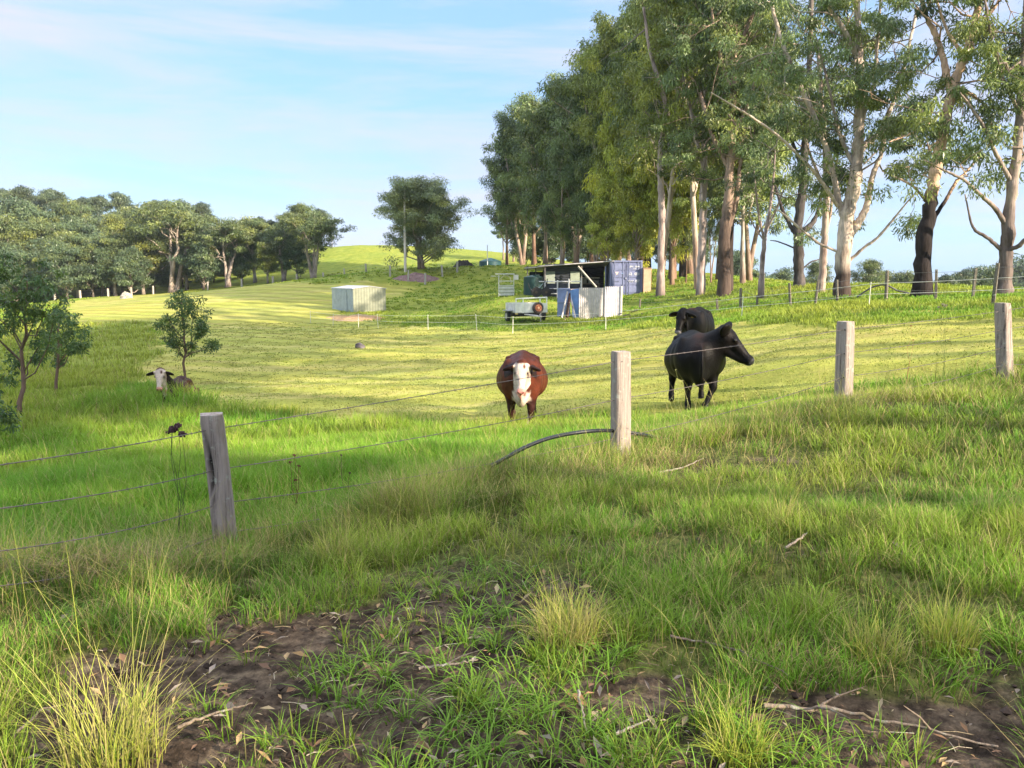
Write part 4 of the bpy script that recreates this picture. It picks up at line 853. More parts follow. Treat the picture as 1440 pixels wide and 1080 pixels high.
def paint_black(v, l):
    n_ = nse(v, 6, 9); c = np.tile(BLK, (len(v), 1)); wr = np.exp(-((v[:, 1]-.02+(v[:, 2]-.9)*.1)/.10)**2)*sm(v[:, 0], .30, .65)*sm(v[:, 2], .55, .75)  # brownish sun highlight down the chest, painted into the black coat
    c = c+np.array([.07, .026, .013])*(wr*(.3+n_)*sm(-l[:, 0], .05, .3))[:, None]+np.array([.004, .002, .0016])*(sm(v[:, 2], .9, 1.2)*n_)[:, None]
    m = (l[:, 0] > .46)*(np.abs(l[:, 1]) < .1)*(l[:, 0] < .56); return c*(1-m)[:, None]+np.array([.03, .03, .033])*m[:, None]
def paint_black2(v, l):
    c = paint_black(v, l)*.9; m = sm(l[:, 0], .44, .48)*(np.abs(l[:, 1]) < .12)*(l[:, 0] < .56)*(l[:, 2] > -.05); return c*(1-m)[:, None]+np.array([.16, .15, .16])*m[:, None]
def paint_white(v, l):
    c = paint_brown(v, l); h_ = (l[:, 0] > -.12) & (l[:, 0] < .6) & (np.abs(l[:, 1]) < .16) & (l[:, 2] > -.25) & (l[:, 2] < .25); c[~h_] = np.array([.05, .018, .012]); n_ = nse(v, 4, 77)
    nk = (~h_) & (v[:, 0] > .55); c[nk] = (.02, .012, .01); return c
def place_cow(mbt, name, u, v, Y, rz, label, sc=1, tagside=1, dz=0, tagc=(.75, .55, .12)):
    mb, M, hw, hp = mbt; q = at(u, v, Y); q[2] = h1(q[0], q[1])+dz; o = empty(name, q, label, 'cow', rz=rz); o.scale = (sc,)*3
    b = mb.build('body', COATM.m, o, True); eyes_and_tag(o, M, hw, 1, tagside, tagc); return o
feetA = [((.55, .20, .82), (.60, .18, .42), (.62, .15, 0), 0), ((.55, -.20, .82), (.56, -.19, .42), (.50, -.20, 0), 0), ((-.70, .20, .90), (-.78, .22, .44), (-.72, .22, 0), 1), ((-.70, -.20, .90), (-.72, -.22, .44), (-.66, -.2, 0), 1)]
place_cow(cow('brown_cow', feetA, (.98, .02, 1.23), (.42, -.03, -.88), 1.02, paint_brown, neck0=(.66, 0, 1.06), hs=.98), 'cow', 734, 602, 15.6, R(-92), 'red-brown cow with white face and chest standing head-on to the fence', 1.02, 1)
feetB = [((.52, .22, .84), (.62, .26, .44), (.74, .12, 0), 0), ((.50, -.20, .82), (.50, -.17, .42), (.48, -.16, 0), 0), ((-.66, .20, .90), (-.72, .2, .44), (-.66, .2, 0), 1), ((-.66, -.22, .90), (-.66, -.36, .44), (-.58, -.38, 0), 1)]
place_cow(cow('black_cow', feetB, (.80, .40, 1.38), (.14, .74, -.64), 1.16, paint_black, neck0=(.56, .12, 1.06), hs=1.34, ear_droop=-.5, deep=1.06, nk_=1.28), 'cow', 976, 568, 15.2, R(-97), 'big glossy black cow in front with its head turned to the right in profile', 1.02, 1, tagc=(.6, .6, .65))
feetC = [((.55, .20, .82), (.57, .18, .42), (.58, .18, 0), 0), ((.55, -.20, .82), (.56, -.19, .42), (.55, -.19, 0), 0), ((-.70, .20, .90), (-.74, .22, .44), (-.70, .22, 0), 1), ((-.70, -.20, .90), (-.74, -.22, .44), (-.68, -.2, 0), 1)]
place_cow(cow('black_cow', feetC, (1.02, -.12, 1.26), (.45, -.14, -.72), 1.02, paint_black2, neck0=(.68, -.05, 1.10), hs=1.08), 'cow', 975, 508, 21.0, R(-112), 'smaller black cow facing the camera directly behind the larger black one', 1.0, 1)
place_cow(cow('white_cow', [], (.95, -.15, 1.14), (.5, .0, -.86), .85, paint_white, neck0=(.62, 0, 1.10), lying=True), 'cow', 248, 560, 22.3, R(-80), 'white-faced cow lying low in long grass under the slim sapling', 1.0, 0, dz=-.30)
# ---------------------------------------------------------------- gum trees
def leaves(mb, cen, rad, per, L_, col, q, flat=.6, wr=.26, var=.42, droop=.9):
    """leaf blades through the volume of each clump; cen (n,3), rad (n,)"""
    n = len(cen); d = q.normal(0, 1, (n, per, 3)); d /= np.linalg.norm(d, axis=2)[..., None]; rr = q.random((n, per, 1))**.45
    off = d*rr*rad[:, None, None]*np.array([1, 1, flat]); p = (cen[:, None]+off).reshape(-1, 3); k = len(p)
    ax = q.normal(0, .65, (k, 3))+np.array([0, 0, -droop])+off.reshape(-1, 3)/np.repeat(rad, per)[:, None]*.5; ax /= np.linalg.norm(ax, axis=1)[:, None]
    sd = np.cross(ax, q.normal(0, 1, (k, 3))); sd /= np.linalg.norm(sd, axis=1)[:, None]+1e-6; l = L_*(.6+.8*q.random((k, 1)))
    v = np.stack([p, p+ax*l*.45+sd*l*wr*.5, p+ax*l, p+ax*l*.45-sd*l*wr*.5], 1).reshape(-1, 3)
    cl = np.repeat((1-var+2*var*q.random((n, 1))), per, 0); col = np.asarray(col, float)
    yl = np.repeat(q.random((n, 1))**2, per, 0)
    c = (col if col.ndim == 1 else np.repeat(col, per, 0))*cl*(.75+.5*q.random((k, 1))); c = c*(1+np.array([.85, .5, -.1])*yl)
    mb.add(v, np.arange(k*4).reshape(-1, 4), np.repeat(c, 4, 0))
def curve(a, b, n, q, w_, up=.0):
    t = np.linspace(0, 1, n)[:, None]; p = a+(b-a)*t; l = np.linalg.norm(b-a); p[:, 2] += up*l*(t*(1-t))[:, 0]*2; p[1:-1] += q.normal(0, w_*l, (n-2, 3)); return p
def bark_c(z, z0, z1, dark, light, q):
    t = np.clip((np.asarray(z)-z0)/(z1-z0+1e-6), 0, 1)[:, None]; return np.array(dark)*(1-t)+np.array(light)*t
PALE = (.42, .36, .32); PINK = (.46, .36, .31); DARKB = (.06, .045, .04); BROWNB = (.20, .125, .09)
def gum_proto(seed, Ht, r0, spread, bare=.35, nl=16, per=110, leaf=.34, rc=1.0, col=(.055, .082, .03), dark=DARKB, light=PALE, dk=.15, sides=8, twin=0, sub=3, flat=.6, top=.82, lean=.03):
    q = np.random.default_rng(seed); tm = MB(); cen = []; rad = []
    stems = []
    for s in range(1+twin):
        n = 9; t = np.linspace(0, 1, n); ln = np.array([q.normal(0, lean), q.normal(0, lean)])+(q.normal(0, .12, 2) if twin else 0)
        p = np.stack([ln[0]*Ht*t+q.normal(0, .012*Ht, n)*t, ln[1]*Ht*t+q.normal(0, .012*Ht, n)*t, Ht*top*t], 1)
        if s: p[:, 0] += .3*s
        r = r0*(1-.78*t)*(1+.35*np.exp(-t*14)); stems.append((p, r)); p2 = p.copy(); p2[0, 2] -= .4
        tm.tube(p2, r, sides, bark_c(p[:, 2], Ht*dk*.7, Ht*dk*1.3, dark, light, q))
    for i in range(nl):
        p, r = stems[i % len(stems)]; t = bare+(1-bare)*((i+q.random()*.8)/nl)**.9; t = min(t, .99)
        s = np.array([np.interp(t, np.linspace(0, 1, len(p)), p[:, k]) for k in range(3)]); az = i*2.4+q.normal(0, .4)
        hf = (t-bare)/(1-bare); ln = spread*(.55+.55*math.sin(math.pi*min(hf*.8+.25, 1)))*(.75+.5*q.random()); el = R(28+38*q.random()+18*hf)
        e = s+ln*np.array([math.cos(az)*math.cos(el), math.sin(az)*math.cos(el), math.sin(el)]); b = curve(s, e, 6, q, .045, -.06); rb = np.interp(t, np.linspace(0, 1, len(p)), r)*.55
        tm.tube(b, np.linspace(rb, rb*.25, 6), max(5, sides-3), np.array(light)*(.85+.3*q.random()), cap=False)
        for k in range(sub):
            tt = .45+.55*(k+q.random()*.6)/sub; s2 = b[min(int(tt*5), 5)]; d = (e-s)/ln*.6+q.normal(0, .55, 3)+np.array([0, 0, .25]); d /= np.linalg.norm(d); l2 = ln*(.28+.3*q.random()); e2 = s2+d*l2
            b2 = curve(s2, e2, 4, q, .06, 0); tm.tube(b2, np.linspace(rb*.32, rb*.1, 4), 4, np.array(light)*(.75+.3*q.random()), cap=False); cen.append(e2); rad.append(rc*(.6+.7*q.random()))
            if q.random() < .6: cen.append((s2+e2)/2+q.normal(0, .35, 3)*rc); rad.append(rc*(.45+.5*q.random()))
        cen.append(e+np.array([0, 0, .2])); rad.append(rc*(.7+.6*q.random()))
    mb = MB(); leaves(mb, np.array(cen), np.array(rad), per, leaf, col, q, flat); return tm, mb
def make_tree(tm, mb, loc, label, cat, group, name='gum_tree', rz=0, sc=1):
    o = empty(name, loc, label, cat, group, rz); o.scale = (sc,)*3; tm.build('trunk', BARK, o, True); mb.build('crown', LEAF, o); return o
ORD = ['leftmost', 'second', 'third', 'fourth', 'fifth', 'sixth', 'seventh', 'eighth', 'ninth', 'tenth', 'eleventh', 'twelfth', 'thirteenth', 'fourteenth', 'fifteenth', 'sixteenth', 'seventeenth', 'eighteenth', 'nineteenth', 'twentieth',
       'twenty-first', 'twenty-second', 'twenty-third', 'twenty-fourth', 'twenty-fifth', 'twenty-sixth', 'twenty-seventh', 'twenty-eighth', 'twenty-ninth', 'thirtieth', 'thirty-first', 'thirty-second', 'thirty-third', 'thirty-fourth']
def ordl(i): return 'leftmost' if i == 0 else ORD[i]+' from the left'
def plant(protos, lst, lab, cat, group, name='gum_tree', sink=0):
    """lst of (u, v_top, Y, proto, shade); the tree is scaled so that its real height suits the hillside"""
    first = {}; lst = sorted(lst, key=lambda t: t[0])
    for i, it in enumerate(lst):
        u, vt, Y, k = it[:4]; vt = vt+VJ*q7.normal() if Y > 125 else vt; p = at(u, 380, Y); p[2] = h1(p[0], p[1]); ht = at(u, vt, Y)[2]-p[2]; s = ht/protos[k][0]; wdt = it[4] if len(it) > 4 else 1.0
        lb = it[5] if len(it) > 5 else lab.format(ordl(i)); sc = (s*wdt, s*wdt, s); p[2] -= sink
        if k not in PROTO_OBJ: PROTO_OBJ[k] = make_tree(protos[k][1], protos[k][2], p, lb, cat, group, name, i*1.7); PROTO_OBJ[k].scale = sc; PROTO_OBJ[k].name = name
        else:
            o = copy_thing(PROTO_OBJ[k], p, i*1.7+k, sc, lb, group); o.name = name
PROTO_OBJ = {}; VJ = 5.5; q7 = np.random.default_rng(77)
def pr(Ht, **kw): a, b = gum_proto(kw.pop('seed'), Ht, **kw); return (Ht*.97, a, b)
G1 = (.125, .18, .068); G2 = (.118, .172, .062); G3 = (.19, .24, .055); G4 = (.11, .150, .095); G5 = (.27, .32, .05)
PROTOS = {
 # far forest (about 130 m and more)
 0: pr(13, seed=1, r0=.30, spread=4.6, bare=.22, nl=22, per=150, leaf=.42, rc=1.25, col=(.095, .135, .058), light=(.42, .38, .33), dk=.05, sides=6, sub=3),
 1: pr(13, seed=2, r0=.26, spread=3.8, bare=.18, nl=24, per=150, leaf=.42, rc=1.2, col=(.125, .16, .048), light=(.40, .35, .30), dk=.08, sides=6, sub=3),
 2: pr(13, seed=3, r0=.34, spread=5.2, bare=.40, nl=18, per=150, leaf=.42, rc=1.15, col=(.095, .135, .058), light=(.38, .32, .28), dk=.02, sides=7, twin=2, sub=3),
 3: pr(16, seed=4, r0=.30, spread=3.8, bare=.50, nl=15, per=170, leaf=.5, rc=1.35, col=(.065, .10, .068), light=(.26, .24, .22), dk=.1, sides=6, sub=2, flat=.55),
 4: pr(10, seed=5, r0=.20, spread=4.0, bare=.06, nl=22, per=150, leaf=.42, rc=1.2, col=(.085, .13, .07), light=(.3, .26, .22), dk=.1, sides=5, sub=3),
 # windbreak (60 to 110 m)
 10: pr(20, seed=11, r0=.26, spread=4.6, bare=.20, nl=25, per=220, leaf=.34, rc=1.3, col=G2, dark=BROWNB, light=(.40, .31, .25), dk=.25, sub=3),
 11: pr(20, seed=12, r0=.25, spread=4.8, bare=.18, nl=25, per=220, leaf=.34, rc=1.3, col=G1, dark=BROWNB, light=(.45, .36, .30), dk=.10, sub=3, twin=1),
 12: pr(24, seed=13, r0=.26, spread=4.8, bare=.26, nl=34, per=250, leaf=.30, rc=1.15, col=G3, dark=(.32, .22, .17), light=(.55, .47, .40), dk=.12, sub=3),
 13: pr(24, seed=14, r0=.31, spread=4.4, bare=.33, nl=32, per=250, leaf=.30, rc=1.1, col=G2, dark=DARKB, light=(.40, .31, .26), dk=.3, sub=3),
 14: pr(12, seed=15, r0=.20, spread=2.8, bare=.12, nl=26, per=240, leaf=.28, rc=.9, col=G5, dark=BROWNB, light=(.35, .28, .2), dk=.1, sub=3),
 15: pr(12, seed=16, r0=.17, spread=2.6, bare=.40, nl=15, per=200, leaf=.30, rc=.85, col=G1, dark=BROWNB, light=(.45, .40, .36), dk=.1, sub=2),
 17: pr(21, seed=18, r0=.36, spread=4.6, bare=.70, nl=34, per=380, leaf=.32, rc=1.15, col=G1, dark=BROWNB, light=(.42, .36, .30), dk=.1, sub=3, top=.93),
 18: pr(10, seed=19, r0=.2, spread=3.6, bare=.42, nl=14, per=70, leaf=.22, rc=.7, col=G1, dark=BROWNB, light=(.42, .36, .30), dk=.1, sub=3),
 16: pr(14, seed=17, r0=.22, spread=6.2, bare=.03, nl=56, per=230, leaf=.32, rc=1.25, flat=.7, col=(.20, .25, .13), dark=BROWNB, light=(.42, .36, .30), dk=.1, sub=4, twin=2),
}
q7 = np.random.default_rng(77)
FT = 'far gum forest on the left'
row = []
for u, vt, Y, k in [(-75,330,128,0),(-48,318,132,1),(-25,345,128,4),(2,322,134,0),(22,352,130,4),(38,330,136,1),(60,318,140,0),(74,350,128,1),(92,362,126,4),(108,340,130,0),(128,352,127,4),(142,338,131,1),(160,334,128,0),(183,352,126,4),
                    (200,330,130,1),(238,304,128,2),(262,322,132,0),(285,340,127,4),(317,318,126,2),(340,338,129,4),(358,325,128,0),(376,345,124,1),(398,322,124,2),(418,340,124,4),(440,308,121,2)]:
    row.append((u, vt, Y, k, 1.25))
plant(PROTOS, row, '{}, gum in the front row of the left forest', 'tree', 'front row of the far left forest')
row = [(u+q7.normal(0, 4), vt, Y, k, 1.0) for u, vt, Y, k in [(-70,300,155,0),(-35,296,160,1),(-5,300,152,0),(25,302,158,3),(52,300,150,0),(80,306,158,1),(105,300,152,0),(132,302,160,3),(158,306,150,1),(182,302,156,0),(212,306,150,1),(270,312,150,0),(300,316,155,1),(345,314,150,0),(385,308,148,3),(410,300,146,0)]]
plant(PROTOS, row, '{}, gum in the middle row of the left forest', 'tree', 'middle row of the far left forest')
row = [(u+q7.normal(0, 3), vt, Y, 3, 1.1) for u, vt, Y in [(-60,262,190),(-30,268,195),(-6,264,190),(18,268,196),(40,264,188),(60,272,195),(82,266,190),(100,276,194),(120,270,190),(145,275,192),(165,272,196),(190,280,190),(215,282,195),(238,280,190),(262,284,188),(285,284,192)]] 
row += [(365,298,160,3,1.1), (425,286,158,0,1.15), (452,300,165,3,1.1), (468,318,175,3,1.0)]
plant(PROTOS, row, '{}, dark gum on the crest of the left forest', 'tree', 'back row of the far left forest')
row = [(u+q7.normal(0, 4), 368+q7.normal(0, 8), 137+q7.normal(0, 3), 4, 1.5) for u in range(-80, 455, 21)]
plant(PROTOS, row, '{}, low dense tree under the gums of the left forest', 'tree', 'low trees under the left forest')
row = [(u+q7.normal(0, 4), 335+q7.normal(0, 12), 146+q7.normal(0, 3), 4, 1.1) for u in range(-80, 440, 24)]
plant(PROTOS, row, '{}, half hidden bushy tree inside the left forest', 'tree', 'bushy trees inside the left forest')
# pale bare many-stemmed tree at the end of the forest
plant(PROTOS, [(590,268,93,16,1.30,'round dense gum tree standing alone behind the power pole on the hill')], '', 'tree', None)
plant(PROTOS, [(708,292,135,15,1.2,'small thin gum tree left of a similar one just beyond the hill tank'), (722,284,132,15,1.25,'small thin gum tree nearest the windbreak beyond the hill tank')], '', 'tree', None)
row = [(u+q7.normal(0, 3), 318+q7.normal(0, 12), 118, 4, 1.1) for u in range(738, 850, 17)]+[(u+q7.normal(0, 3), 325+q7.normal(0, 14), 92, 4, .9) for u in range(862, 990, 21)]
plant(PROTOS, row, '{}, low bushy tree behind the trunks of the windbreak', 'tree', 'low bushy trees behind the windbreak')
WBK = 'gum trees of the windbreak behind the container'
row = [(713,205,112,10,.95),(735,150,110,11,.9),(752,128,108,10,.9),(768,140,100,11,.85),(790,110,98,10,.9),(812,100,96,11,.9),(832,66,92,10,.9),(790,190,84,11,.8),(850,60,86,11,.95),(868,30,84,12,.9),
       (812,200,82,10,.75),(838,170,80,11,.75),(886,10,80,12,.9),(868,100,74,14,.6),(905,50,70,14,.62),(892,200,66,14,.8),(899,-40,78,13,.9),(911,-70,70,13,.8),(928,-120,62,12,.8),(946,-90,70,10,.8),(960,-60,74,13,.8),(972,-40,80,11,.8),(983,-150,57,12,.75),
       (1012,-100,66,10,.8),(1026,-170,52,13,.75),(856,250,70,14,.8),(1052,40,70,11,.8),(946,90,64,14,.62),(1000,210,60,11,.45),(965,240,64,10,.45),(1045,180,58,15,1.2)]
plant(PROTOS, row, '{}, gum in the windbreak behind the container', 'tree', 'gum trees of the windbreak behind the container')
# tops of trees growing far down the slope beyond the ridge
row = [(1045,372,150,4,1.3),(1062,385,130,0,.9),(1098,382,160,4,1.1),(1150,372,120,0,1.0),(1225,370,105,0,.9),(1238,384,140,1,1.2),(1272,388,120,0,1.0),(1330,386,105,3,.9),(1352,380,110,3,.9),(1365,392,120,4,1.0),(1392,390,110,4,1.0),(1450,392,240,4,1.5),(1440,396,280,0,1.4),(1500,380,120,0,1)]
plant(PROTOS, row, '{}, low treetop beyond the right ridge', 'tree', 'distant trees beyond the right ridge')

# ---------------------------------------------------------------- the big gums on the ridge, limb by limb
def big_gum(Y, seed, stems, label, col=G2, dark=DARKB, light=PALE, dk_v=(330, 300), per=190, leaf=.21, rc=.62, twig=1.35, step=.95, base_v=416, bare_extra=(), density=.95, leafy_above=255):
    q = np.random.default_rng(seed); b0 = stems[0][0]; base = at(b0[0], b0[1], Y); gz = h1(base[0], base[1]); org = np.array([base[0], Y, gz])
    o = empty('gum_tree', org, label, 'tree', 'big gums on the right ridge'); tm = MB(); cen = []; rad = []
    for si, st in enumerate(stems):
        pts_, leafy = st[:-1], st[-1]; drift = 0 if si == 0 else q.uniform(-.5, .5)*.9; P3 = []; rr = []
        for i, (u, v, rp) in enumerate(pts_):
            rp *= .76
            YY = Y+drift*i*.9; P3.append(at(u, v, YY)-org); rr.append(rp*Y/F_PX)
        P3 = np.array(P3); tt = np.linspace(0, 1, len(P3)); n = max(14, len(P3)*6); t = np.linspace(0, 1, n); p = np.stack([np.interp(t, tt, P3[:, k]) for k in range(3)], 1); r = np.interp(t, tt, rr)
        for _ in range(3): p[1:-1] = (p[:-2]+2*p[1:-1]+p[2:])/4
        p[1:-1] += q.normal(0, 1, (n-2, 3))*np.minimum(r[1:-1, None]*.10, .05)
        if si == 0: p[0, 2] = -.4; r[:3] *= np.array([1.35, 1.12, 1.03])
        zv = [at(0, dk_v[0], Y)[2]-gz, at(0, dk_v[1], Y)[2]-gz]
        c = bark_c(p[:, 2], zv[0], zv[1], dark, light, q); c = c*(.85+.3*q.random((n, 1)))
        tm.tube(p, r*(1+q.normal(0, .06, n)), 12 if rr[0] > .15 else 7, c)
        if not leafy: continue
        cl = np.concatenate([[0], np.cumsum(np.linalg.norm(np.diff(p, axis=0), axis=1))]); m = int(cl[-1]/step*density*leafy)
        for k in range(m):
            s = cl[-1]*(.12+.88*(k+q.random())/max(m, 1)); s0 = np.array([np.interp(s, cl, p[:, a]) for a in range(3)]); zt = (s0[2]+gz)
            if s0[2] < at(0, leafy_above, Y)[2]-gz and s < cl[-1]*.7: continue
            d = q.normal(0, 1, 3)+np.array([0, 0, .2]); d /= np.linalg.norm(d); ln = twig*(.6+1.6*q.random())*1.15; e = s0+d*ln; b = curve(s0, e, 5, q, .07, -.05)
            tm.tube(b, np.linspace(min(.05, np.interp(s, cl, r)*.5), .010, 5), 5, np.array(light)*(.55+.45*q.random()), cap=False)
            for a in (2, 3, 4):
                d2 = q.normal(0, 1, 3)+d*.8+np.array([0, 0, .1]); d2 /= np.linalg.norm(d2); e2 = b[a]+d2*ln*(.25+.35*q.random()); tm.tube(curve(b[a], e2, 3, q, .05), [.016, .011, .006], 4, np.array(light)*.6, cap=False)
                cen.append(e2); rad.append(rc*(.55+.8*q.random()))
    tm.build('trunk', BARK, o, True); mb = MB()
    leaves(mb, np.array(cen), np.array(rad), per, leaf, col, q, .62, .24, .42, 1.0); mb.build('crown', LEAF, o); return o
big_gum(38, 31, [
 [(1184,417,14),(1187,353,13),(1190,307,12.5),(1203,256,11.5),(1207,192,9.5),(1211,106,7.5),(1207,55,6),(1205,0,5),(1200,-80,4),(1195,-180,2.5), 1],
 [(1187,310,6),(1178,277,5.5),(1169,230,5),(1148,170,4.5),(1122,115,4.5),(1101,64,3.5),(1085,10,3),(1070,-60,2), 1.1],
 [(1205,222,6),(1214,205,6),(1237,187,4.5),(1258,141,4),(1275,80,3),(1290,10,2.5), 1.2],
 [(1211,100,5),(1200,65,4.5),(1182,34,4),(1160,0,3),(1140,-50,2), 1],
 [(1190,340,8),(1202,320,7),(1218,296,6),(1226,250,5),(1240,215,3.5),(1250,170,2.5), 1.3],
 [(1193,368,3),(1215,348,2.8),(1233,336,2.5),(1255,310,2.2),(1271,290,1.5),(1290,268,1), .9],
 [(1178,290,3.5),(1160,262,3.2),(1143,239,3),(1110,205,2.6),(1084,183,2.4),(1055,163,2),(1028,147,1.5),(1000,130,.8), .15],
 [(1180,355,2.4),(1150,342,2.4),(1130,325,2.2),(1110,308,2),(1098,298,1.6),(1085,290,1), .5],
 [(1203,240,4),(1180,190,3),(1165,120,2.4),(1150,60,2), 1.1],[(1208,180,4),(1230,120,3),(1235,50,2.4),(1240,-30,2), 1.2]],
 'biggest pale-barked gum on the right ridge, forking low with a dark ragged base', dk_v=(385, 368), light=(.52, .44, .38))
big_gum(34, 32, [
 [(1296,418,16),(1298,341,14),(1308,290,12.5),(1313,255,10.5),(1318,230,9.5),(1335,141,8.5),(1348,100,8),(1361,72,7.5),(1373,21,6),(1380,-30,5),(1390,-110,3), .9],
 [(1337,130,7),(1330,100,6),(1326,80,5.5),(1314,45,5),(1301,20,4),(1290,-30,3), 1.3],
 [(1312,308,4),(1328,285,3.4),(1344,256,3),(1361,239,2.2),(1378,220,1.4), .9],
 [(1334,150,3),(1300,180,2.5),(1275,190,2),(1250,200,1.2), 1.3],[(1340,118,3.4),(1370,135,2.6),(1388,150,2),(1395,180,1.3), 1.3],
 [(1300,280,2.4),(1285,262,2.2),(1262,250,1.8),(1240,240,1.1), .6],[(1355,80,3.5),(1330,40,2.5),(1310,-20,2), 1.2],[(1365,50,3.5),(1400,10,2.5),(1420,-30,2), 1.2]],
 'leaning gum with a shaggy black lower trunk and smooth orange-lit upper trunk', dk_v=(285, 258), dark=(.028, .022, .022), light=(.60, .42, .30), leafy_above=262)  # orange of the low sun is put into the upper bark colour
big_gum(32.5, 33, [
 [(1410,414,14),(1413,370,12),(1417,328,10.5),(1422,277,9.5),(1431,213,8),(1436,128,6.5),(1441,43,5),(1446,-40,4),(1450,-120,2), 1],
 [(1414,315,5),(1398,290,4),(1382,277,3.4),(1355,252,2.6),(1327,239,2),(1300,225,1), .12],
 [(1409,352,4),(1390,335,3.2),(1372,325,2.6),(1366,315,2.2),(1357,273,1.2), .0],
 [(1412,352,4.5),(1430,348,4),(1450,330,3.6),(1470,300,3), .5],
 [(1424,260,4.5),(1400,215,3.6),(1385,180,3),(1365,150,2.2),(1350,130,1.2), .9],
 [(1428,235,4),(1455,200,3.5),(1480,140,3),(1500,80,2), 1.3],[(1434,160,4),(1410,110,3),(1395,60,2.4),(1385,0,2), 1.3],[(1438,90,4),(1465,40,3),(1480,-20,2), 1.2]],
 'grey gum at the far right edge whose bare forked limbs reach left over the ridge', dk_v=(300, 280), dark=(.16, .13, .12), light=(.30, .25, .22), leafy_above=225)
big_gum(48, 34, [
 [(1124,403,10),(1123,360,9),(1122,324,8.5),(1129,256,7.5),(1132,200,6.5),(1136,130,5),(1140,50,4),(1142,-40,3), 1],
 [(1124,330,5),(1140,318,5),(1150,300,3.5),(1156,270,2.6),(1160,240,2), 1.2],[(1122,335,4.5),(1112,318,4),(1100,296,3),(1090,260,2), 1.2],
 [(1124,352,1.6),(1108,345,1.5),(1092,339,1.2),(1083,338,.7), .0],[(1126,380,1.6),(1140,368,1.4),(1155,364,1), .0],[(1130,240,4),(1110,190,3),(1095,140,2.4),(1080,80,2), 1.3],[(1132,200,4),(1160,150,3),(1175,90,2), 1.3]],
 'straight dark-barked gum behind and left of the biggest pale one', dk_v=(100, 40), dark=(.09, .08, .08), light=(.2, .17, .15), leafy_above=255)
big_gum(42, 35, [
 [(1155,414,7),(1157,370,6.5),(1160,324,6),(1163,270,5.5),(1160,200,4.5),(1155,140,3.5),(1150,60,3), 1.2],[(1160,340,2.6),(1168,300,2.4),(1172,260,2),(1178,220,1.5), .9],[(1162,270,3),(1140,220,2.4),(1125,170,2), 1.2]],
 'slim pinkish-grey gum close against the left of the biggest pale one', dk_v=(412, 405), light=(.40, .32, .29), leafy_above=250)
big_gum(44, 36, [
 [(1071,398,5),(1072,370,4.4),(1075,341,4),(1076,330,3.6),(1083,294,2.8),(1088,250,2.2),(1090,210,1.6), 1.1],[(1075,338,2.6),(1068,310,2.4),(1064,280,2),(1060,240,1.5), 1.1],[(1077,325,2),(1090,300,1.8),(1100,270,1.3), 1.1],[(1074,338,1.6),(1060,318,1.2),(1052,300,.9), .8]],
 'small slender gum forking like a Y on the ridge left of the dark straight trunk', dk_v=(412, 405), light=(.33, .27, .26), leafy_above=275, rc=.5, per=110)
big_gum(50, 37, [
 [(1018,400,12),(1017,350,11),(1022,300,9.5),(1027,233,8),(1030,160,6),(1032,80,5),(1035,-20,4),(1038,-120,2.5), 1.1],[(1020,330,5),(1035,290,4.5),(1040,240,3.6),(1048,180,3), 1.1],[(1026,240,4),(1000,190,3.4),(985,130,2.6), 1.3],
 [(1028,200,4),(1055,140,3),(1070,80,2.4), 1.3],[(1030,130,4),(1010,70,3),(1000,10,2), 1.3],[(1032,80,3.5),(1060,20,3),(1075,-40,2), 1.3]],
 'tall twin-stemmed gum at the near end of the windbreak with a dark brown base', dk_v=(330, 270), dark=(.09, .065, .055), light=(.34, .25, .20), leafy_above=255)
big_gum(53, 38, [
 [(985,404,8),(987,350,7.5),(989,290,7),(990,230,6),(992,150,5),(995,60,4),(1000,-60,3), 1.2],[(990,240,3.6),(975,180,3),(965,120,2), 1.3],[(992,170,3.6),(1010,120,3),(1020,60,2), 1.3]],
 'pale straight gum left of the twin-stemmed one at the end of the windbreak', dk_v=(412, 405), light=(.46, .38, .36), leafy_above=255)
big_gum(56, 39, [
 [(929,400,7),(930,350,6.4),(931,303,6),(929,250,5.5),(928,214,5),(938,150,4),(925,110,3.5),(913,70,3),(905,10,2.4), .9],[(929,240,3),(945,190,2.6),(955,130,2), 1.1]],
 'slender pale gum standing free of the dark trunks just right of the beige cupboard', dk_v=(412, 405), light=(.42, .34, .32), leafy_above=235, col=G3)

# ---------------------------------------------------------------- saplings in the left dip
def sapling(name, base, top, Y, seed, tips, label, r0=.05, per=70, leaf=.09, rc=.19, col=(.08, .14, .045), stems=None):
    q = np.random.default_rng(seed); B = at(base[0], base[1], Y); B[2] = h1(B[0], B[1]); o = empty(name, B, label, 'tree'); tm = MB(); T = at(top[0], top[1], Y)-B
    tr = curve(np.zeros(3), T, 9, q, .012); tr[0, 2] = -.2; tm.tube(tr, np.linspace(r0, r0*.3, 9), 8, (.22, .14, .11)); cen = []; rad = []
    for (u, v, s) in tips:
        e = at(u, v, Y+q.uniform(-.8, .8)*s)-B; z = max(.3*T[2], e[2]-abs(e[0]-T[0]*.6)*.9-.35); k = np.clip(z/T[2], .25, .9); st = np.array([np.interp(k, np.linspace(0, 1, 9), tr[:, a]) for a in range(3)])
        b = curve(st, e, 5, q, .05, .05); tm.tube(b, np.linspace(r0*.35, .006, 5), 5, (.20, .14, .11), cap=False)
        for _ in range(int(4*s)+1): cen.append(e+q.normal(0, .17, 3)*s); rad.append(rc*(.6+.8*q.random()))
        for _ in range(2): t = q.uniform(.7, 1); cen.append(st+(e-st)*t+q.normal(0, .12, 3)); rad.append(rc*.7)
    tm.build('trunk', BARK, o, True); mb = MB(); leaves(mb, np.array(cen), np.array(rad), per, leaf, col, q, .8, .34, .3, .7); mb.build('crown', LEAF, o); return o
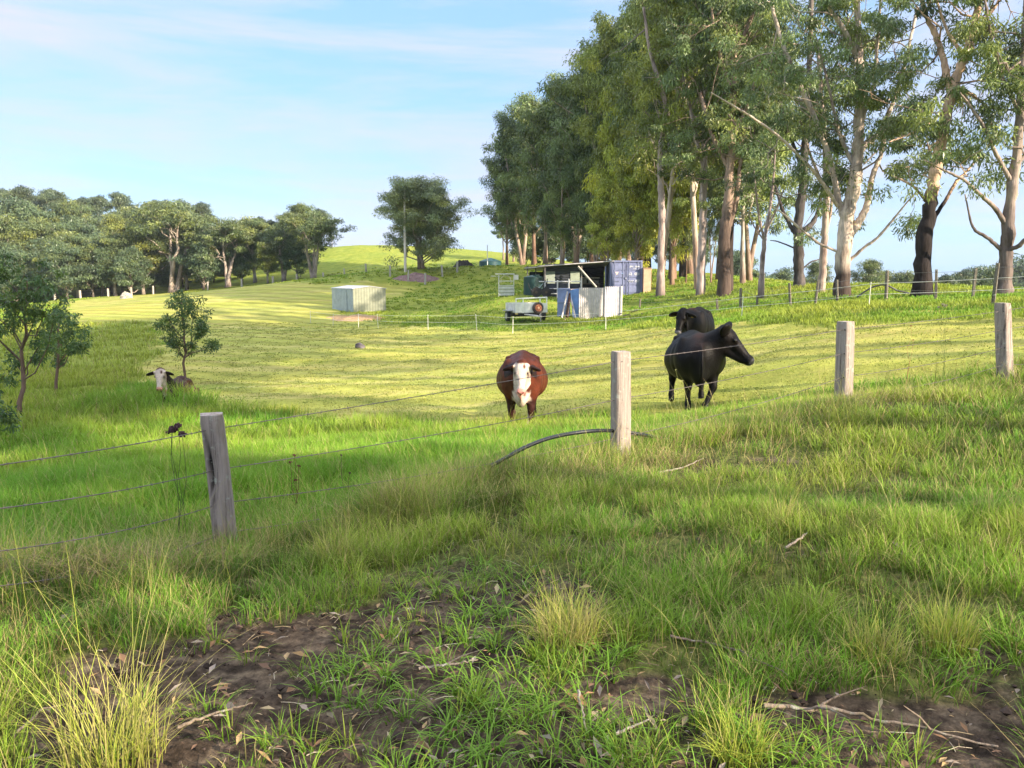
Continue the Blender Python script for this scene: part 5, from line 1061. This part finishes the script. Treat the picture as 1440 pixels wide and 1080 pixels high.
sapling('sapling', (28,590), (38,395), 18.5, 51, [(12,395,1.2),(35,385,1.2),(58,400,1.1),(25,415,1.2),(70,425,1.1),(88,445,.9),(0,430,1.1),(-20,410,1.1),(15,450,1.0),(50,440,1.0),(66,470,.6),(-5,475,.7),(20,505,.4),(50,500,.4),(-25,450,.9)], 'larger dark-leaved sapling at the left edge of the long grass', .06)
sapling('sapling', (79,553), (84,440), 23.5, 52, [(80,440,1),(70,455,1),(98,455,1),(110,475,.9),(65,475,.9),(90,470,1),(118,482,.6),(75,490,.8),(100,490,.7),(84,505,.5)], 'smaller sapling behind and right of the larger dark one at the left edge', .05)
sapling('sapling', (261,542), (256,415), 26.5, 53, [(256,417,.9),(242,425,.8),(270,425,.8),(280,438,.8),(234,442,.8),(256,437,1.0),(229,456,.6),(281,456,.7),(260,455,.9),(242,464,.7),(273,468,.6),(238,478,.4),(250,485,.6),(266,488,.6),(296,484,.55),(302,487,.35),(290,464,.5)], 'slim lone sapling with a round dark crown above the lying white-faced cow', .05)
q = ground_under(-8, 600, 15); sapling('leafy_shrub', (-30,625), (-20,560), 15, 54, [(5,528,.35),(8,582,.35),(-5,590,.4),(-20,560,.5)], 'leafy branch tips poking in at the left edge below the saplings', .04)
OFF = [(31+((i*7)%3-1)*1.0, -19+3.5*i, 17, 1.05+.04*((i*5)%3-1), 1.0) for i in range(11)]
OFF += [(14, -6, 18, .75, 1)]
HAZE = .00018
# ---------------------------------------------------------------- trees standing right of the frame: they throw the long shadows seen on the paddock
def off_tree(x, y, k, s, i, wd=1.0):
    lb = 'gum tree standing right of the view that shades the paddock'
    if k not in PROTO_OBJ: PROTO_OBJ[k] = o = make_tree(PROTOS[k][1], PROTOS[k][2], (x, y, h1(x, y)), lb, 'tree', 'gum trees right of the view', 'gum_tree', i*2.1); o.scale = (s*wd, s*wd, s)
    else: o = copy_thing(PROTO_OBJ[k], (x, y, h1(x, y)), i*2.1, (s*wd, s*wd, s), lb, 'gum trees right of the view'); o.name = 'gum_tree'
for i, (x, y, k, s, wd) in enumerate(OFF): off_tree(x, y, k, s, i, wd)

# ---------------------------------------------------------------- tussocks, litter, weeds
def tussock(u, v, n, h, r_, label, dry=.5, seed=0, lean=.9, seeds=6):
    n = int(n*.62); r_ *= 1.7; q = hit(u, v); c = np.array([q[0], q[1], h1(*q)]); g = np.random.default_rng(seed+900); mb = MB()
    a = g.random(n)*6.283; rr = np.sqrt(g.random(n))*r_; x = np.cos(a)*rr; y = np.sin(a)*rr
    col = mixc(G_YEL*1.05, G_DRY, np.clip(g.random(n)*.9*dry*2-.1, 0, 1))*(.75+.5*g.random(n))[:, None]
    blades(mb, x, y, x*0-.01, h*(.25+.8*g.random(n)), .003+.003*g.random(n), a+g.normal(0, .9, n), (.1+1.1*g.random(n))*lean, col, seg=5)
    m = int(n*.12); a = g.random(m)*6.283; rr = np.sqrt(g.random(m))*r_*.8
    blades(mb, np.cos(a)*rr, np.sin(a)*rr, a*0-.01, h*(1.2+.9*g.random(m)), np.full(m, .0032), a+g.normal(0, .8, m), .15+.7*g.random(m), mixc(G_YEL*1.3, G_DRY, g.random(m)), seg=6)
    return tag(mb.build('grass_tussock', GRASS, None, False, c), label, 'grass tussock', 'grass tussocks on the near ground')
tussock(800, 905, 900, .26, .085, 'large straw-yellow tussock with tall seed stalks in the centre foreground', .65, 1)
tussock(160, 1075, 480, .40, .10, 'tall pale tussock at the bottom left corner', .5, 2, .8)
tussock(1330, 905, 420, .24, .07, 'upright bright tussock at the right of the foreground', .3, 3, .6)
tussock(1040, 1060, 420, .15, .06, 'small green tussock beside the long pink stick at the bottom', .1, 4)
tussock(470, 800, 420, .30, .07, 'thin grassy tussock right of the foot of the leaning post', .55, 5)
tussock(1185, 600, 520, .42, .15, 'green tussock round the foot of the third fence post', .25, 6)
tussock(860, 665, 520, .30, .12, 'tangled tussock at the foot of the middle fence post', .6, 7)
tussock(1100, 745, 420, .22, .07, 'straw tussock in the middle of the right pasture', .6, 8)
tussock(620, 690, 520, .30, .12, 'brownish tussock under the arch of the black pipe', .8, 9)
tussock(230, 800, 420, .30, .11, 'dry tussock left of the leaning post', .5, 10)
tussock(1230, 925, 420, .20, .07, 'low yellow tussock above the long pink stick', .5, 11)
tussock(700, 640, 420, .35, .12, 'tussock of long thin blades below the brown cow', .3, 12)
# leaf litter, straws and clods
def litter():
    n = 2600; x, y, r = scatter(n, 2.1, 7.5, 40); mown, near, soil, s = masks(x, y); k = (rng.random(n) < soil*.75+.08) & (s < -.3); x, y = x[k], y[k]; n = len(x); z = H(x, y)
    mb = MB(); a = rng.random(n)*6.28; l = .010+.034*rng.random(n)**2.2; w_ = l*(.18+.25*rng.random(n)); d = np.stack([np.cos(a), np.sin(a), rng.normal(0, .25, n)], 1); sd = np.stack([-np.sin(a), np.cos(a), rng.normal(0, .3, n)], 1)
    c = np.stack([x, y, z+.012+.012*rng.random(n)], 1); up = np.array([0, 0, 1.])*(l*.18)[:, None]
    v = np.stack([c-d*l[:, None], c-sd*w_[:, None]+up, c+d*l[:, None], c+sd*w_[:, None]+up], 1).reshape(-1, 3)
    cols = np.array([(.42, .28, .14), (.30, .17, .09), (.40, .32, .2), (.20, .12, .08), (.32, .26, .22)])[rng.integers(0, 5, n)]*(.6+.7*rng.random((n, 1)))
    mb.add(v, np.arange(n*4).reshape(-1, 4), np.repeat(cols, 4, 0)); tag(mb.build('leaf_litter', GRASS), 'scattered dry gum leaves and chips on the bare mud', 'leaf litter', kind='stuff')
    n = 900; x, y, r = scatter(n, 2.1, 7.5, 40); mown, near, soil, s = masks(x, y); k = (rng.random(n) < .25+soil*.6) & (s < -.3); x, y = x[k], y[k]; n = len(x); mb = MB(); z = H(x, y)
    for i in range(n):
        a = rng.random()*6.28; l = .03+.11*rng.random()**2; b = np.array([x[i], y[i], z[i]+.014]); e = b+np.array([math.cos(a)*l, math.sin(a)*l, .012*rng.random()]); m_ = (b+e)/2+np.array([rng.normal(0, .006), rng.normal(0, .006), .006])
        mb.tube([b, m_, e], .0008+.0012*rng.random(), 4, np.array([(.42, .33, .2), (.25, .18, .13), (.5, .43, .33)][rng.integers(0, 3)])*(.6+.6*rng.random()), cap=False)
    tag(mb.build('straw_litter', TIMBER), 'broken straws and twigs strewn over the bare mud', 'straw', kind='stuff')
    n = 2600; x, y, r = scatter(n, 2.0, 7, 40); mown, near, soil, s = masks(x, y); k = (rng.random(n) < soil) & (s < -.3); x, y = x[k], y[k]; n = len(x); z = H(x, y); mb = MB()
    ico = np.array([(0,0,1),(.9,0,.3),(.28,.85,.3),(-.72,.53,.3),(-.72,-.53,.3),(.28,-.85,.3),(0,0,-.6)],float); fc = [(0,1,2),(0,2,3),(0,3,4),(0,4,5),(0,5,1),(6,2,1),(6,3,2),(6,4,3),(6,5,4),(6,1,5)]
    for i in range(n):
        s_ = .005+.02*rng.random()**3; mb.add(ico*s_*(.7+.6*rng.random((7, 3)))+np.array([x[i], y[i], z[i]-.006]), fc, np.array((.06, .043, .036))*(.5+.9*rng.random()))
    tag(mb.build('soil_clods', CLOD), 'small clods of dark churned soil', 'soil clods', kind='stuff')
CLOD = vmat('soil_clod', .95, .1, .3, 20, .004)
litter()
# low spreading green shoots over the mud, broad blades
def shoots():
    mb = MB()
    x, y, a, cx, cy, q = tufts(1500, 12, 1.8, 7, .045); mown, near, soil, s = masks(cx, cy); keep = (s < -.4) & (soil > .05) & (fbm(cx*1.6, cy*1.6, 5, 3) > .53); x, y, a, q = [k[keep] for k in (x, y, a, q)]; n = len(x)
    col = mixc(G_LUSH, np.array([.20, .34, .04]), rng.random(n))*(.8+.4*rng.random(n))[:, None]
    blades(mb, x, y, H(x, y), .05+.09*rng.random(n), (.004+.006*rng.random(n)), a+rng.normal(0, .4, n), .7+.8*rng.random(n), col, seg=4)
    x, y, a, cx, cy, q = tufts(330, 30, 1.8, 7, .075); mown, near, soil, s = masks(cx, cy); keep = (s < -.4) & (soil > .5); x, y, a, q = [k[keep] for k in (x, y, a, q)]; n = len(x)
    blades(mb, x, y, H(x, y), (.04+.13*rng.random(n))*(1.15-.5*q), (.003+.0035*rng.random(n)), a+rng.normal(0, .6, n), .3+1.0*rng.random(n), mixc(G_LUSH, G_YEL, rng.random(n)**2)*(.6+.6*rng.random(n))[:, None], seg=4)
    tag(mb.build('green_shoots', GRASS), 'fresh low green shoots spreading over the bare mud', 'grass', kind='stuff')
shoots()
# weeds with dark seed heads
def weed(u, v, Y, heads, label, col=(.05, .03, .035), hr=.018, stem=(.10, .13, .05), name='flowering_weed'):
    b = at(u, v, Y); b[2] = h1(b[0], b[1]); o = empty(name, b, label, 'weed'); m = MB()
    for (hu, hv) in heads:
        hm = MB()
        e = at(hu, hv, Y+rng.uniform(-.05, .05))-b; p = curve(np.zeros(3), e, 6, rng, .02); m.tube(p, [.003, .003, .0025, .0025, .002, .002], 5, stem)
        for _ in range(30): c = e+rng.normal(0, hr*.55, 3)*np.array([1, 1, .6]); hm.tube([c-[0, 0, hr*.3], c+[0, 0, hr*.3]], [hr*.3, hr*.28], 5, np.array(col)*(.5+rng.random()))
        hm.build('seed_head', CLOD, o)
    m.build('stem', GRASS, o)
weed(256, 760, 6.3, [(250,598),(243,603),(256,610),(241,606)], 'tall weed with dark purple-brown seed heads left of the leaning post', (.09, .05, .055), hr=.026)
weed(418, 745, 7.2, [(414,640),(420,655),(408,650),(416,675)], 'thin reddish-brown weed in front of the fence right of the leaning post', (.16, .07, .05), .012, (.16, .08, .05))
weed(487, 742, 7.6, [(480,640),(492,665),(497,690)], 'dark thin dead weed stem further right of the leaning post', (.09, .06, .05), .010, (.08, .05, .045))
weed(1392-65, 560, 12.6, [(1326,428),(1320,432),(1330,430)], 'yellowish weed with a small pale head left of the sunlit post', (.35, .32, .2), .02, (.30, .34, .10))
weed(1275, 520, 13.5, [(1281,458),(1284,478)], 'orange dead stalks in the paddock left of the sunlit post', (.40, .2, .09), .012, (.40, .2, .09))
weed(961, 640, 8.8, [(950,520),(966,560),(935,545),(945,560)], 'fine grass stalks with feathery heads in front of the black cow', (.34, .36, .16), .006, (.30, .33, .13))
weed(975, 650, 8.6, [(980,560),(960,535),(1000,575)], 'second clump of feathery grass stalks right of the middle post', (.36, .36, .17), .006, (.34, .33, .14))

# ---------------------------------------------------------------- morning air
hz = bpy.data.materials.new('air'); hz.use_nodes = True; hz.node_tree.nodes.clear()
ho = hz.node_tree.nodes.new('ShaderNodeOutputMaterial'); hv = hz.node_tree.nodes.new('ShaderNodeVolumePrincipled'); hv.inputs['Color'].default_value = (.80, .88, 1, 1); hv.inputs['Density'].default_value = HAZE
hz.node_tree.links.new(hv.outputs[0], ho.inputs['Volume'])
hb = MB().box((0, 0, 2), (2200, 2200, 134)).build('haze', hz); tag(hb, kind='stuff')
